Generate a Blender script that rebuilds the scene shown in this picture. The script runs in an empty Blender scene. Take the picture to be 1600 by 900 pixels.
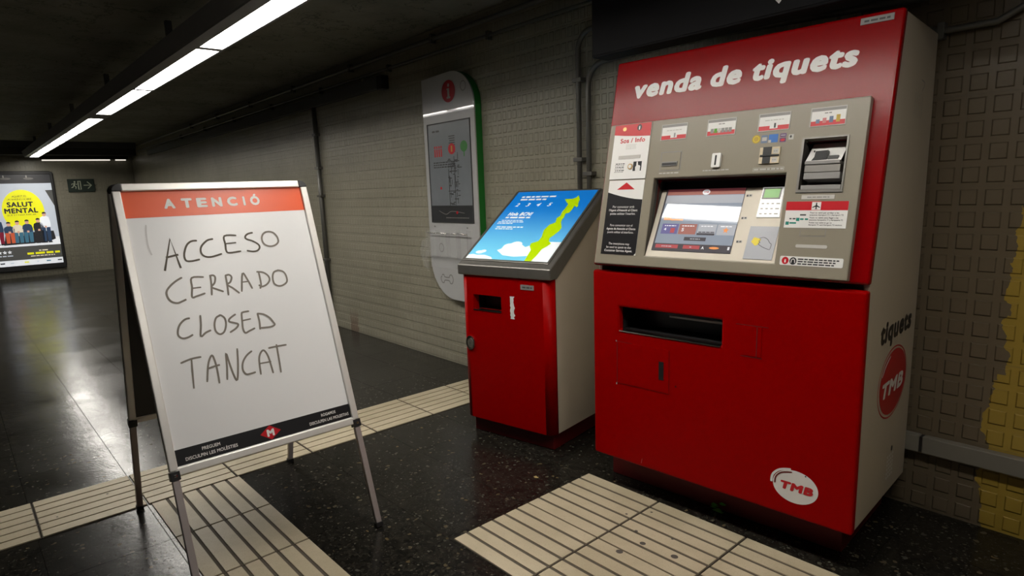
import bpy, bmesh, math, random
from mathutils import Matrix, Vector

# ------------------------------------------------------------------ camera, world, exposure
C = bpy.context.scene.collection
S = bpy.context.scene
YAW, PITCH, ROLL = -0.844, 0.178, 0.035
FPX, CY = 982.2, 472.6
fw = Vector((math.sin(YAW)*math.cos(PITCH), math.cos(YAW)*math.cos(PITCH), -math.sin(PITCH)))
r0 = Vector((math.cos(YAW), -math.sin(YAW), 0))
d0 = -(r0.cross(fw))
rt = math.cos(ROLL)*r0 + math.sin(ROLL)*d0
dn = -math.sin(ROLL)*r0 + math.cos(ROLL)*d0
cam_data = bpy.data.cameras.new('camera')
cam = bpy.data.objects.new('camera', cam_data)
C.objects.link(cam)
up = -dn
cam.matrix_world = Matrix(((rt.x, up.x, -fw.x, 0), (rt.y, up.y, -fw.y, 0), (rt.z, up.z, -fw.z, 1.45), (0, 0, 0, 1)))
cam_data.sensor_width = 36.0
cam_data.lens = FPX/1600*36.0
cam_data.shift_y = (CY-450)/1600
cam_data.clip_start = 0.05
S.camera = cam

world = bpy.data.worlds.new('world')
S.world = world
world.use_nodes = True
bg = world.node_tree.nodes['Background']
bg.inputs[0].default_value = (1.0, 0.93, 0.8, 1)
bg.inputs[1].default_value = 0.012
S.view_settings.view_transform = 'Standard'
S.view_settings.look = 'None'
S.view_settings.gamma = 1
S.view_settings.use_curve_mapping = False
S.view_settings.exposure = 0.0
try:
    S.cycles.use_denoising = True
    S.cycles.max_bounces = 8
except Exception:
    pass
LAMP = 34.0            # radiance of the fluorescent diffusers
POSTER = 0.58          # backlit advert
random.seed(4)

# ------------------------------------------------------------------ materials
def nodes(m):
    m.use_nodes = True
    nt = m.node_tree
    return nt, nt.nodes, nt.links, nt.nodes['Principled BSDF']

def mat(name, col, rough=0.5, metal=0.0, emit=0.0, ecol=None, var=0.06, scale=9.0, bump=0.0, bscale=200.0, coat=0.0, spec=0.5):
    m = bpy.data.materials.new(name)
    nt, N, L, p = nodes(m)
    p.inputs['Roughness'].default_value = rough
    p.inputs['Metallic'].default_value = metal
    p.inputs['Specular IOR Level'].default_value = spec
    p.inputs['Coat Weight'].default_value = coat
    p.inputs['Coat Roughness'].default_value = 0.03
    tc = N.new('ShaderNodeTexCoord')
    nz = N.new('ShaderNodeTexNoise'); nz.inputs['Scale'].default_value = scale; nz.inputs['Detail'].default_value = 4
    L.new(tc.outputs['Object'], nz.inputs['Vector'])
    mx = N.new('ShaderNodeMix'); mx.data_type = 'RGBA'
    c = Vector(col)
    mx.inputs[6].default_value = (*(c*(1-var)), 1)
    mx.inputs[7].default_value = (*(c*(1+var)), 1)
    L.new(nz.outputs['Fac'], mx.inputs[0])
    L.new(mx.outputs[2], p.inputs['Base Color'])
    if emit > 0:
        p.inputs['Emission Strength'].default_value = emit
        if ecol: p.inputs['Emission Color'].default_value = (*ecol, 1)
        else: L.new(mx.outputs[2], p.inputs['Emission Color'])
    if bump > 0:
        n2 = N.new('ShaderNodeTexNoise'); n2.inputs['Scale'].default_value = bscale; n2.inputs['Detail'].default_value = 2
        L.new(tc.outputs['Object'], n2.inputs['Vector'])
        b = N.new('ShaderNodeBump'); b.inputs['Strength'].default_value = bump; b.inputs['Distance'].default_value = 0.004
        L.new(n2.outputs['Fac'], b.inputs['Height']); L.new(b.outputs['Normal'], p.inputs['Normal'])
    return m

def mth(N, L, op, a, b=None, c=None, clamp=False):
    n = N.new('ShaderNodeMath'); n.operation = op; n.use_clamp = clamp
    for i, v in enumerate((a, b, c)):
        if v is None: continue
        if isinstance(v, (int, float)): n.inputs[i].default_value = v
        else: L.new(v, n.inputs[i])
    return n.outputs[0]

def ramp(N, L, x, a, b, lo=0.0, hi=1.0):
    n = N.new('ShaderNodeMapRange'); n.interpolation_type = 'SMOOTHSTEP'
    L.new(x, n.inputs['Value'])
    n.inputs['From Min'].default_value = a; n.inputs['From Max'].default_value = b
    n.inputs['To Min'].default_value = lo; n.inputs['To Max'].default_value = hi
    return n.outputs['Result']

def mixc(N, L, f, a, b):
    n = N.new('ShaderNodeMix'); n.data_type = 'RGBA'
    if isinstance(f, (int, float)): n.inputs[0].default_value = f
    else: L.new(f, n.inputs[0])
    for i, v in ((6, a), (7, b)):
        if isinstance(v, tuple): n.inputs[i].default_value = (*v, 1)
        else: L.new(v, n.inputs[i])
    return n.outputs[2]

def noise(N, L, vec, scale, detail=4, rough=0.55):
    n = N.new('ShaderNodeTexNoise')
    n.inputs['Scale'].default_value = scale; n.inputs['Detail'].default_value = detail; n.inputs['Roughness'].default_value = rough
    L.new(vec, n.inputs['Vector'])
    return n.outputs['Fac']

def terrazzo():
    m = bpy.data.materials.new('terrazzo'); nt, N, L, p = nodes(m)
    tc = N.new('ShaderNodeTexCoord'); v = tc.outputs['Object']
    def vor(scale, feature='F1'):
        n = N.new('ShaderNodeTexVoronoi'); n.inputs['Scale'].default_value = scale
        wn = N.new('ShaderNodeTexNoise'); wn.inputs['Scale'].default_value = scale*0.9; wn.inputs['Detail'].default_value = 2; L.new(v, wn.inputs['Vector'])
        wv = N.new('ShaderNodeVectorMath'); wv.operation = 'MULTIPLY_ADD'; L.new(wn.outputs['Color'], wv.inputs[0]); wv.inputs[1].default_value = (1.1/scale,)*3; L.new(v, wv.inputs[2])
        L.new(wv.outputs[0], n.inputs['Vector'])
        return n
    a = vor(75); b = vor(34); c = vor(150)
    for n_ in (a, b): n_.inputs['Randomness'].default_value = 1.0
    sep = lambda n: N.new('ShaderNodeSeparateColor')
    def chan(n):
        s = N.new('ShaderNodeSeparateColor'); L.new(n.outputs['Color'], s.inputs[0]); return s
    sa, sb, sc = chan(a), chan(b), chan(c)
    base = mixc(N, L, sa.outputs[0], (0.004, 0.004, 0.0036), (0.022, 0.0195, 0.015))
    light = mth(N, L, 'MULTIPLY', mth(N, L, 'GREATER_THAN', sa.outputs[1], 0.95), mth(N, L, 'LESS_THAN', a.outputs['Distance'], 0.42))
    base = mixc(N, L, light, base, (0.070, 0.066, 0.052))
    big = mth(N, L, 'MULTIPLY', mth(N, L, 'GREATER_THAN', sb.outputs[1], 0.86), mth(N, L, 'LESS_THAN', b.outputs['Distance'], 0.30))
    base = mixc(N, L, big, base, mixc(N, L, sb.outputs[0], (0.085, 0.062, 0.030), (0.055, 0.055, 0.045)))
    tiny = mth(N, L, 'GREATER_THAN', sc.outputs[2], 0.93)
    base = mixc(N, L, mth(N, L, 'MULTIPLY', tiny, 0.3), base, (0.07, 0.066, 0.055))
    # joints of the floor slabs
    xyz = N.new('ShaderNodeSeparateXYZ'); L.new(v, xyz.inputs[0])
    def joint(o, off, pitch):
        f = mth(N, L, 'FRACT', mth(N, L, 'DIVIDE', mth(N, L, 'ADD', o, off), pitch))
        return mth(N, L, 'LESS_THAN', mth(N, L, 'ABSOLUTE', mth(N, L, 'SUBTRACT', f, 0.5)), 0.0045)
    j = mth(N, L, 'MAXIMUM', joint(xyz.outputs[0], 2.896+0.215, 0.43), joint(xyz.outputs[1], -0.54+0.215+4.3, 0.43))
    dirt = noise(N, L, v, 1.7, 5)
    base = mixc(N, L, mth(N, L, 'MULTIPLY', j, 0.45), base, (0.006, 0.006, 0.005))
    L.new(base, p.inputs['Base Color'])
    rg = ramp(N, L, dirt, 0.3, 0.7, 0.17, 0.26)
    L.new(rg, p.inputs['Roughness'])
    L.new(mth(N, L, 'SUBTRACT', 0.2, mth(N, L, 'MULTIPLY', j, 0.18)), p.inputs['Specular IOR Level'])
    bm_ = N.new('ShaderNodeBump'); bm_.inputs['Strength'].default_value = 0.30; bm_.inputs['Distance'].default_value = 0.002
    h = mth(N, L, 'ADD', noise(N, L, v, 42, 4), mth(N, L, 'MULTIPLY', noise(N, L, v, 9, 3), 1.2))
    L.new(h, bm_.inputs['Height']); L.new(bm_.outputs['Normal'], p.inputs['Normal'])
    return m

def relief_tile(name, ax, yellow=False, k=1.0):
    """cream glazed wall tile: small raised squares, seams every four squares"""
    m = bpy.data.materials.new(name); nt, N, L, p = nodes(m)
    tc = N.new('ShaderNodeTexCoord'); v = tc.outputs['Object']
    xyz = N.new('ShaderNodeSeparateXYZ'); L.new(v, xyz.inputs[0])
    X = xyz.outputs[ax]; Z = xyz.outputs[2]
    P = 0.0875
    def cell(o, pitch):
        return mth(N, L, 'ABSOLUTE', mth(N, L, 'SUBTRACT', mth(N, L, 'FRACT', mth(N, L, 'DIVIDE', mth(N, L, 'ADD', o, 87.5), pitch)), 0.5))
    PX = mth(N, L, 'ADD', 0.055, mth(N, L, 'MULTIPLY', mth(N, L, 'GREATER_THAN', X, -1.05), 0.0275)) if yellow else P
    mx = mth(N, L, 'MAXIMUM', cell(X, PX), cell(Z, P))
    sq = ramp(N, L, mx, 0.30, 0.36, 1.0, 0.0)
    seam = mth(N, L, 'GREATER_THAN', mth(N, L, 'MAXIMUM', cell(X, 4*P), cell(Z, 4*P)), 0.493)
    big = noise(N, L, v, 1.3, 6, 0.62)
    fine = noise(N, L, v, 14, 5, 0.6)
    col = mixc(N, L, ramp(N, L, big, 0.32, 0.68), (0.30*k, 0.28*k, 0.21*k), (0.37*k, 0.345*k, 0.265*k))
    col = mixc(N, L, ramp(N, L, fine, 0.55, 0.75, 0.0, 0.30), col, (0.22, 0.20, 0.15))
    if yellow:
        old_dim = mth(N, L, 'GREATER_THAN', mth(N, L, 'ADD', X, mth(N, L, 'MULTIPLY', fine, 0.1)), -1.05)
        col = mixc(N, L, old_dim, col, mixc(N, L, big, (0.115, 0.088, 0.055), (0.165, 0.128, 0.082)))  # older browner tile right of the machine, darkened further to paint in weaker light
        edge = mth(N, L, 'ADD', X, mth(N, L, 'MULTIPLY', mth(N, L, 'SUBTRACT', noise(N, L, v, 7, 4, 0.6), 0.5), 0.16))
        lim = mth(N, L, 'ADD', -0.535, mth(N, L, 'MULTIPLY', mth(N, L, 'GREATER_THAN', Z, 0.66), 0.035))
        msk = mth(N, L, 'MULTIPLY', mth(N, L, 'GREATER_THAN', edge, lim), mth(N, L, 'LESS_THAN', mth(N, L, 'ADD', Z, mth(N, L, 'MULTIPLY', fine, 0.3)), 1.45))
        col = mixc(N, L, mth(N, L, 'MULTIPLY', msk, 0.85), col, (0.42, 0.28, 0.035))
        dx = mth(N, L, 'ABSOLUTE', mth(N, L, 'ADD', X, mth(N, L, 'ADD', 6.05, mth(N, L, 'MULTIPLY', fine, 0.1))))
        st = mth(N, L, 'MULTIPLY', mth(N, L, 'LESS_THAN', dx, 0.09), ramp(N, L, Z, 0.05, 0.28, 0.7, 0.0))
        col = mixc(N, L, st, col, (0.16, 0.09, 0.055))
    col = mixc(N, L, mth(N, L, 'MULTIPLY', seam, 0.25), col, (0.13, 0.12, 0.09))
    L.new(col, p.inputs['Base Color'])
    p.inputs['Roughness'].default_value = 0.36
    b = N.new('ShaderNodeBump'); b.inputs['Strength'].default_value = 0.9; b.inputs['Distance'].default_value = 0.007
    h = mth(N, L, 'SUBTRACT', mth(N, L, 'ADD', sq, mth(N, L, 'MULTIPLY', noise(N, L, v, 30, 3), 0.25)), mth(N, L, 'MULTIPLY', seam, 0.5))
    L.new(h, b.inputs['Height']); L.new(b.outputs['Normal'], p.inputs['Normal'])
    return m

def concrete():
    m = bpy.data.materials.new('ceiling_render'); nt, N, L, p = nodes(m)
    tc = N.new('ShaderNodeTexCoord'); v = tc.outputs['Object']
    n1 = noise(N, L, v, 1.1, 8, 0.62); n2 = noise(N, L, v, 9, 6, 0.65)
    col = mixc(N, L, ramp(N, L, n1, 0.3, 0.7), (0.17, 0.165, 0.13), (0.27, 0.26, 0.21))
    cr = ramp(N, L, mth(N, L, 'ABSOLUTE', mth(N, L, 'SUBTRACT', noise(N, L, v, 2.3, 5, 0.6), 0.5)), 0.0, 0.012, 0.7, 0.0)
    col = mixc(N, L, cr, col, (0.05, 0.05, 0.04))
    L.new(col, p.inputs['Base Color']); p.inputs['Roughness'].default_value = 0.85
    b = N.new('ShaderNodeBump'); b.inputs['Strength'].default_value = 0.8; b.inputs['Distance'].default_value = 0.01
    L.new(n2, b.inputs['Height']); L.new(b.outputs['Normal'], p.inputs['Normal'])
    return m

def paving():
    m = bpy.data.materials.new('cream_paving'); nt, N, L, p = nodes(m)
    tc = N.new('ShaderNodeTexCoord'); v = tc.outputs['Object']
    a = noise(N, L, v, 2.5, 6, 0.6); f = noise(N, L, v, 260, 2)
    col = mixc(N, L, ramp(N, L, a, 0.3, 0.7), (0.40, 0.34, 0.23), (0.52, 0.45, 0.32))
    col = mixc(N, L, ramp(N, L, f, 0.56, 0.72, 0, 0.45), col, (0.25, 0.20, 0.13))
    L.new(col, p.inputs['Base Color']); p.inputs['Roughness'].default_value = 0.5
    return m

def glass(name, col, alpha, rough=0.04):
    m = bpy.data.materials.new(name); nt, N, L, p = nodes(m)
    p.inputs['Base Color'].default_value = (*col, 1); p.inputs['Alpha'].default_value = alpha
    p.inputs['Roughness'].default_value = rough
    nz = N.new('ShaderNodeTexNoise'); nz.inputs['Scale'].default_value = 40
    L.new(ramp(N, L, nz.outputs['Fac'], 0.3, 0.7, rough*0.7, rough*1.6), p.inputs['Roughness'])
    return m

def sky_print(name, emit):
    """blue sky artwork of the kiosk screen: deeper blue towards its top (local z)"""
    m = bpy.data.materials.new(name); nt, N, L, p = nodes(m)
    tc = N.new('ShaderNodeTexCoord'); xyz = N.new('ShaderNodeSeparateXYZ'); L.new(tc.outputs['Object'], xyz.inputs[0])
    t = ramp(N, L, xyz.outputs[2], 1.05, 1.36)
    col = mixc(N, L, t, (0.16, 0.56, 0.78), (0.005, 0.18, 0.60))
    L.new(col, p.inputs['Base Color']); L.new(col, p.inputs['Emission Color'])
    p.inputs['Emission Strength'].default_value = emit; p.inputs['Roughness'].default_value = 0.3
    return m

M = {}
M['floor'] = terrazzo()
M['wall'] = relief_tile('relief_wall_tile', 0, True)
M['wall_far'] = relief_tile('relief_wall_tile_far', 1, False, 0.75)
M['ceiling'] = concrete()
M['paving'] = paving()
M['groove'] = mat('paving_groove', (0.075, 0.06, 0.042), 0.8)
M['gum'] = mat('gum_spot', (0.07, 0.06, 0.05), 0.7)
M['red'] = mat('red_paint', (0.30, 0.0, 0.0), 0.36, bump=0.04, bscale=500, var=0.03, spec=0.06)
M['red_grain'] = mat('red_grained_paint', (0.24, 0.0, 0.001), 0.22, bump=0.07, bscale=330, var=0.04, spec=0.24)
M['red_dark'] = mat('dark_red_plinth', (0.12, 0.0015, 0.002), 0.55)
M['beige'] = mat('beige_side_paint', (0.56, 0.49, 0.39), 0.45, var=0.04)
M['console'] = mat('console_grey', (0.265, 0.236, 0.182), 0.34, spec=0.40, bump=0.04, bscale=600, var=0.03)
M['bezel'] = mat('bezel_grey', (0.66, 0.60, 0.50), 0.45, var=0.03)
M['recess'] = mat('recess_shade', (0.045, 0.04, 0.036), 0.6)  # dark colour stands in for shade on recess walls
M['black'] = mat('black_plastic', (0.012, 0.012, 0.013), 0.4)
M['blackprint'] = mat('black_print', (0.010, 0.010, 0.012), 0.35)
M['darkgrey'] = mat('dark_grey', (0.06, 0.06, 0.06), 0.5)
M['midgrey'] = mat('mid_grey', (0.25, 0.24, 0.23), 0.45)
M['palegrey'] = mat('pale_grey', (0.5, 0.48, 0.45), 0.5)
M['white'] = mat('white_plastic', (0.78, 0.77, 0.75), 0.38, var=0.02)
M['whiteprint'] = mat('white_print', (0.75, 0.74, 0.72), 0.45, var=0.02)
M['letter'] = mat('white_vinyl', (0.78, 0.76, 0.74), 0.5, var=0.02)
M['redprint'] = mat('red_print', (0.52, 0.006, 0.015), 0.35, var=0.02)
M['steel'] = mat('brushed_steel', (0.25, 0.238, 0.22), 0.36, metal=0.75, var=0.08, scale=30)
M['chrome'] = mat('chrome', (0.7, 0.69, 0.66), 0.18, metal=1.0)
M['alu'] = mat('aluminium', (0.80, 0.775, 0.74), 0.38, metal=0.45, var=0.03)
M['leg_alu'] = mat('leg_aluminium', (0.46, 0.41, 0.40), 0.4, metal=0.5, var=0.05)
M['board'] = mat('whiteboard', (0.83, 0.83, 0.84), 0.30, var=0.02, scale=3)
M['orange'] = mat('orange_print', (0.80, 0.105, 0.025), 0.35, var=0.03)
M['ink'] = mat('marker_ink', (0.085, 0.068, 0.048), 0.6)
M['ink_faint'] = mat('faint_marker_ink', (0.21, 0.185, 0.155), 0.6)
M['smudge'] = mat('marker_smudge', (0.62, 0.61, 0.61), 0.5)
M['green_edge'] = mat('green_edge', (0.012, 0.22, 0.025), 0.4)
M['panel_white'] = mat('panel_white', (0.55, 0.55, 0.55), 0.3, var=0.03, coat=1.0)
M['panel_bead'] = mat('polished_joint', (0.85, 0.84, 0.82), 0.12, metal=0.9)
M['map_grey'] = mat('map_sheet', (0.23, 0.25, 0.27), 0.25)
M['map_dark'] = mat('map_dark', (0.045, 0.047, 0.05), 0.3)
M['map_green'] = mat('map_green', (0.03, 0.20, 0.03), 0.4)
M['acrylic'] = glass('clear_acrylic', (0.75, 0.75, 0.74), 0.10)
M['housing'] = mat('light_housing', (0.30, 0.30, 0.32), 0.42, metal=0.2)
M['lamp'] = mat('lit_diffuser', (0.9, 0.9, 0.9), 0.5, emit=LAMP, ecol=(1.0, 0.955, 0.87))
M['lamp_far'] = mat('lit_tube', (0.9, 0.9, 0.9), 0.5, emit=1.0, ecol=(1.0, 0.93, 0.82))
M['pipe'] = mat('galvanised_pipe', (0.16, 0.155, 0.14), 0.4, metal=0.5)
M['duct'] = mat('grey_duct', (0.10, 0.10, 0.10), 0.6)
M['trunk'] = mat('grey_trunking', (0.19, 0.175, 0.145), 0.5)
M['beam'] = mat('dark_beam', (0.05, 0.048, 0.042), 0.7)
M['sign_black'] = mat('sign_black', (0.006, 0.006, 0.007), 0.75, spec=0.2)
M['exit_green'] = mat('exit_green', (0.006, 0.018, 0.011), 0.45)
M['exit_pale'] = mat('exit_pale', (0.40, 0.43, 0.32), 0.5)
M['leaf'] = mat('green_scrap', (0.09, 0.30, 0.03), 0.6, var=0.3, scale=60)
M['kiosk_sky'] = sky_print('kiosk_sky', 0.42)
M['kiosk_green'] = mat('kiosk_green', (0.42, 0.62, 0.0), 0.3, emit=0.42, var=0.02)
M['kiosk_white'] = mat('kiosk_white', (0.80, 0.86, 0.88), 0.3, emit=0.35, var=0.04)
def scr(name, col, e=0.3):
    return mat(name, col, 0.55, emit=e, var=0.03, coat=1.0)
M['ui_base'] = scr('ui_blue_grey', (0.20, 0.24, 0.31))
M['ui_pale'] = scr('ui_pale', (0.35, 0.37, 0.42))
M['ui_dark'] = scr('ui_dark', (0.03, 0.025, 0.035))
M['ui_red'] = scr('ui_red', (0.36, 0.04, 0.05))
M['ui_maroon'] = scr('ui_maroon', (0.22, 0.05, 0.06))
M['ui_purple'] = scr('ui_purple', (0.10, 0.09, 0.26))
M['ui_rust'] = scr('ui_rust', (0.30, 0.10, 0.08))
M['ui_orange'] = scr('ui_orange', (0.75, 0.26, 0.06))
M['ui_white'] = scr('ui_white', (0.75, 0.76, 0.80))
M['lcd'] = mat('lcd_green', (0.20, 0.42, 0.14), 0.3, emit=0.25)
M['keypad'] = mat('keypad_white', (0.86, 0.86, 0.84), 0.35, emit=0.35, var=0.01)
M['pad'] = mat('card_pad', (0.36, 0.37, 0.41), 0.35)
M['yellow'] = mat('yellow_print', (0.75, 0.60, 0.02), 0.45)
M['gold'] = mat('gold_print', (0.45, 0.30, 0.02), 0.45)
M['blue'] = mat('blue_print', (0.02, 0.14, 0.48), 0.45)
M['bluegrey'] = mat('blue_grey_print', (0.12, 0.17, 0.28), 0.45)
M['purple'] = mat('purple_print', (0.09, 0.03, 0.14), 0.45)
M['teal'] = mat('teal_print', (0.01, 0.22, 0.17), 0.45)
M['cream'] = mat('cream_plastic', (0.62, 0.52, 0.36), 0.45)
M['brass'] = mat('brass', (0.55, 0.36, 0.16), 0.3, metal=0.8)
M['pink'] = mat('pink_print', (0.55, 0.18, 0.18), 0.45)
def pos(name, col, e=POSTER):
    return mat(name, col, 0.3, emit=e, var=0.03)
M['p_grey'] = pos('advert_grey', (0.50, 0.54, 0.60))
M['p_white'] = pos('advert_white', (0.85, 0.88, 0.92))
M['p_yellow'] = pos('advert_yellow', (0.82, 0.80, 0.01))
M['p_black'] = pos('advert_black', (0.02, 0.02, 0.022))
M['p_foot'] = pos('advert_foot', (0.07, 0.07, 0.065))
M['p_skin'] = pos('advert_skin', (0.62, 0.36, 0.26))
M['p_navy'] = pos('advert_navy', (0.025, 0.05, 0.10))
M['p_denim'] = pos('advert_denim', (0.05, 0.15, 0.22))
M['p_cream'] = pos('advert_cream', (0.75, 0.66, 0.50))
M['p_rust'] = pos('advert_rust', (0.55, 0.10, 0.04))
M['p_wine'] = pos('advert_wine', (0.20, 0.01, 0.03))
M['p_shade'] = pos('advert_inner', (0.04, 0.04, 0.045), 0.25)

# ------------------------------------------------------------------ mesh builder
def frame(o, u, v):
    o, u, v = Vector(o), Vector(u).normalized(), Vector(v).normalized()
    n = u.cross(v)
    return Matrix(((u.x, v.x, n.x, o.x), (u.y, v.y, n.y, o.y), (u.z, v.z, n.z, o.z), (0, 0, 0, 1)))
XYZ = Matrix.Identity(4)
_text = {}
def glyphs(s, shear, space):
    k = (s, shear, space)
    if k not in _text:
        c = bpy.data.curves.new('lettering', 'FONT'); c.body = s; c.space_character = space; c.shear = shear; c.resolution_u = 3
        o = bpy.data.objects.new('lettering', c); me = o.to_mesh()
        _text[k] = ([(v.co.x, v.co.y) for v in me.vertices], [tuple(p.vertices) for p in me.polygons])
        o.to_mesh_clear(); bpy.data.objects.remove(o); bpy.data.curves.remove(c)
    return _text[k]

class MB:
    def __init__(s, T=None):
        s.v, s.f, s.m, s.s = [], [], [], []
        s.T = T or XYZ; s.mats = []
    def mi(s, name):
        if name not in s.mats: s.mats.append(name)
        return s.mats.index(name)
    def add(s, pts, faces, m, smooth=False):
        b = len(s.v)
        s.v += [s.T @ Vector(p) for p in pts]
        for f in faces:
            s.f.append([b+i for i in f]); s.m.append(s.mi(m)); s.s.append(smooth)
        return s
    def box(s, a, b, m):
        x0, y0, z0 = a; x1, y1, z1 = b
        return s.add([(x0,y0,z0),(x1,y0,z0),(x1,y1,z0),(x0,y1,z0),(x0,y0,z1),(x1,y0,z1),(x1,y1,z1),(x0,y1,z1)],
                     [(0,3,2,1),(4,5,6,7),(0,1,5,4),(1,2,6,5),(2,3,7,6),(3,0,4,7)], m)
    def poly(s, pts, w, m):
        return s.add([(p[0], p[1], w) for p in pts], [tuple(range(len(pts)))], m)
    def rect(s, u0, v0, u1, v1, w, m):
        return s.poly([(u0,v0),(u1,v0),(u1,v1),(u0,v1)], w, m)
    def prism(s, pts, w0, w1, m, smooth=False):
        n = len(pts)
        s.add([(p[0],p[1],w0) for p in pts]+[(p[0],p[1],w1) for p in pts],
              [tuple(range(n-1,-1,-1)), tuple(range(n,2*n))], m)
        return s.add([(p[0],p[1],w0) for p in pts]+[(p[0],p[1],w1) for p in pts],
              [(i,(i+1)%n,n+(i+1)%n,n+i) for i in range(n)], m, smooth)
    def ell(s, cu, cv, a, b, w, m, n=40, rot=0.0, a0=0.0, a1=2*math.pi):
        pts = []
        for i in range(n):
            t = a0+(a1-a0)*i/(n if abs(a1-a0-2*math.pi) < 1e-6 else n-1)
            x, y = a*math.cos(t), b*math.sin(t)
            pts.append((cu+x*math.cos(rot)-y*math.sin(rot), cv+x*math.sin(rot)+y*math.cos(rot)))
        return s.poly(pts, w, m)
    def ring(s, cu, cv, a, b, t, w, m, n=36):
        P, F = [], []
        for i in range(n):
            q = 2*math.pi*i/n
            P += [(cu+a*math.cos(q), cv+b*math.sin(q), w), (cu+(a-t)*math.cos(q), cv+(b-t)*math.sin(q), w)]
        for i in range(n):
            j = (i+1) % n
            F.append((2*i, 2*j, 2*j+1, 2*i+1))
        return s.add(P, F, m)
    def stroke(s, pts, wd, w, m, smooth=True):
        if smooth and len(pts) > 2:
            q = [pts[0]]+list(pts)+[pts[-1]]; out = []
            for i in range(1, len(q)-2):
                p0, p1, p2, p3 = q[i-1], q[i], q[i+1], q[i+2]
                for k in range(4):
                    t = k/4
                    out.append(tuple(0.5*(2*p1[d]+(-p0[d]+p2[d])*t+(2*p0[d]-5*p1[d]+4*p2[d]-p3[d])*t*t+(-p0[d]+3*p1[d]-3*p2[d]+p3[d])*t**3) for d in (0, 1)))
            pts = out+[pts[-1]]
        P, F = [], []
        n = len(pts)
        for i, p in enumerate(pts):
            a = pts[max(i-1, 0)]; b = pts[min(i+1, n-1)]
            d = Vector((b[0]-a[0], b[1]-a[1]))
            d = d.normalized() if d.length > 1e-9 else Vector((1, 0))
            h = wd/2*(0.75 if i in (0, n-1) else 1)
            P += [(p[0]-d.y*h, p[1]+d.x*h, w), (p[0]+d.y*h, p[1]-d.x*h, w)]
        for i in range(n-1):
            F.append((2*i, 2*i+1, 2*i+3, 2*i+2))
        return s.add(P, F, m)
    def text(s, t, u, v, width, cap, w, m, off=0.0, shear=0.0, align='l'):
        """lettering whose line is `width` long and whose capitals are `cap` high; (u, v) on the baseline"""
        P, F = glyphs(t, shear, 1.0+2.0*off)
        x0 = min(p[0] for p in P)-off; x1 = max(p[0] for p in P)+off
        kx = width/(x1-x0); ky = cap/(0.73+2*off)
        du = u if align == 'l' else (u-width/2 if align == 'c' else u-width)
        st = [(0, 0)]
        if off: st += [(off*math.cos(i*math.pi/4), off*math.sin(i*math.pi/4)) for i in range(8)]
        for i, (a, b) in enumerate(st):
            s.add([(du+(p[0]+a-x0)*kx, v+(p[1]+b+off)*ky, w+i*4e-6) for p in P], F, m)
        return s
    def bars(s, u0, u1, v, h, w, m, seed=0):
        """unreadably small print: a row of word-long dashes"""
        r = random.Random(seed); u = u0
        while u < u1-h:
            l = min(h*r.uniform(1.5, 4.5), u1-u)
            s.rect(u, v, u+l, v+h, w, m); u += l+h*0.7
        return s
    def plate(s, u0, u1, v0, v1, w0, w1, m, holes=()):
        """slab from w0 (back) to w1 (face) with rectangular openings right through it"""
        us = sorted({u0, u1, *[h[0] for h in holes], *[h[1] for h in holes]})
        vs = sorted({v0, v1, *[h[2] for h in holes], *[h[3] for h in holes]})
        hole = lambda a, b: any(h[0]-1e-9 < a < h[1]+1e-9 and h[2]-1e-9 < b < h[3]+1e-9 for h in holes)
        idx, P, F = {}, [], []
        def vid(i, j, k):
            if (i, j, k) not in idx:
                idx[(i, j, k)] = len(P); P.append((us[i], vs[j], w1 if k else w0))
            return idx[(i, j, k)]
        nu, nv = len(us)-1, len(vs)-1
        solid = lambda i, j: 0 <= i < nu and 0 <= j < nv and not hole((us[i]+us[i+1])/2, (vs[j]+vs[j+1])/2)
        for i in range(nu):
            for j in range(nv):
                if not solid(i, j): continue
                F.append((vid(i,j,1), vid(i+1,j,1), vid(i+1,j+1,1), vid(i,j+1,1)))
                F.append((vid(i,j,0), vid(i,j+1,0), vid(i+1,j+1,0), vid(i+1,j,0)))
                if not solid(i-1, j): F.append((vid(i,j,0), vid(i,j,1), vid(i,j+1,1), vid(i,j+1,0)))
                if not solid(i+1, j): F.append((vid(i+1,j,0), vid(i+1,j+1,0), vid(i+1,j+1,1), vid(i+1,j,1)))
                if not solid(i, j-1): F.append((vid(i,j,0), vid(i+1,j,0), vid(i+1,j,1), vid(i,j,1)))
                if not solid(i, j+1): F.append((vid(i,j+1,0), vid(i,j+1,1), vid(i+1,j+1,1), vid(i+1,j+1,0)))
        return s.add(P, F, m)
    def tube(s, path, r, m, n=10):
        path = [Vector(p) for p in path]; P, F = [], []
        ref = Vector((0.13, 0.31, 0.94))
        for i, p in enumerate(path):
            d = (path[min(i+1, len(path)-1)]-path[max(i-1, 0)]).normalized()
            a = d.cross(ref)
            if a.length < 0.05: a = d.cross(Vector((1, 0, 0)))
            a.normalize(); b = d.cross(a)
            for k in range(n):
                t = 2*math.pi*k/n; P.append(p+a*math.cos(t)*r+b*math.sin(t)*r)
        for i in range(len(path)-1):
            for k in range(n):
                F.append((i*n+k, i*n+(k+1) % n, (i+1)*n+(k+1) % n, (i+1)*n+k))
        e = (len(path)-1)*n
        s.add(P, F, m, True)
        s.add(P[:n], [tuple(range(n-1, -1, -1))], m); return s.add(P[e:], [tuple(range(n))], m)
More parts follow.
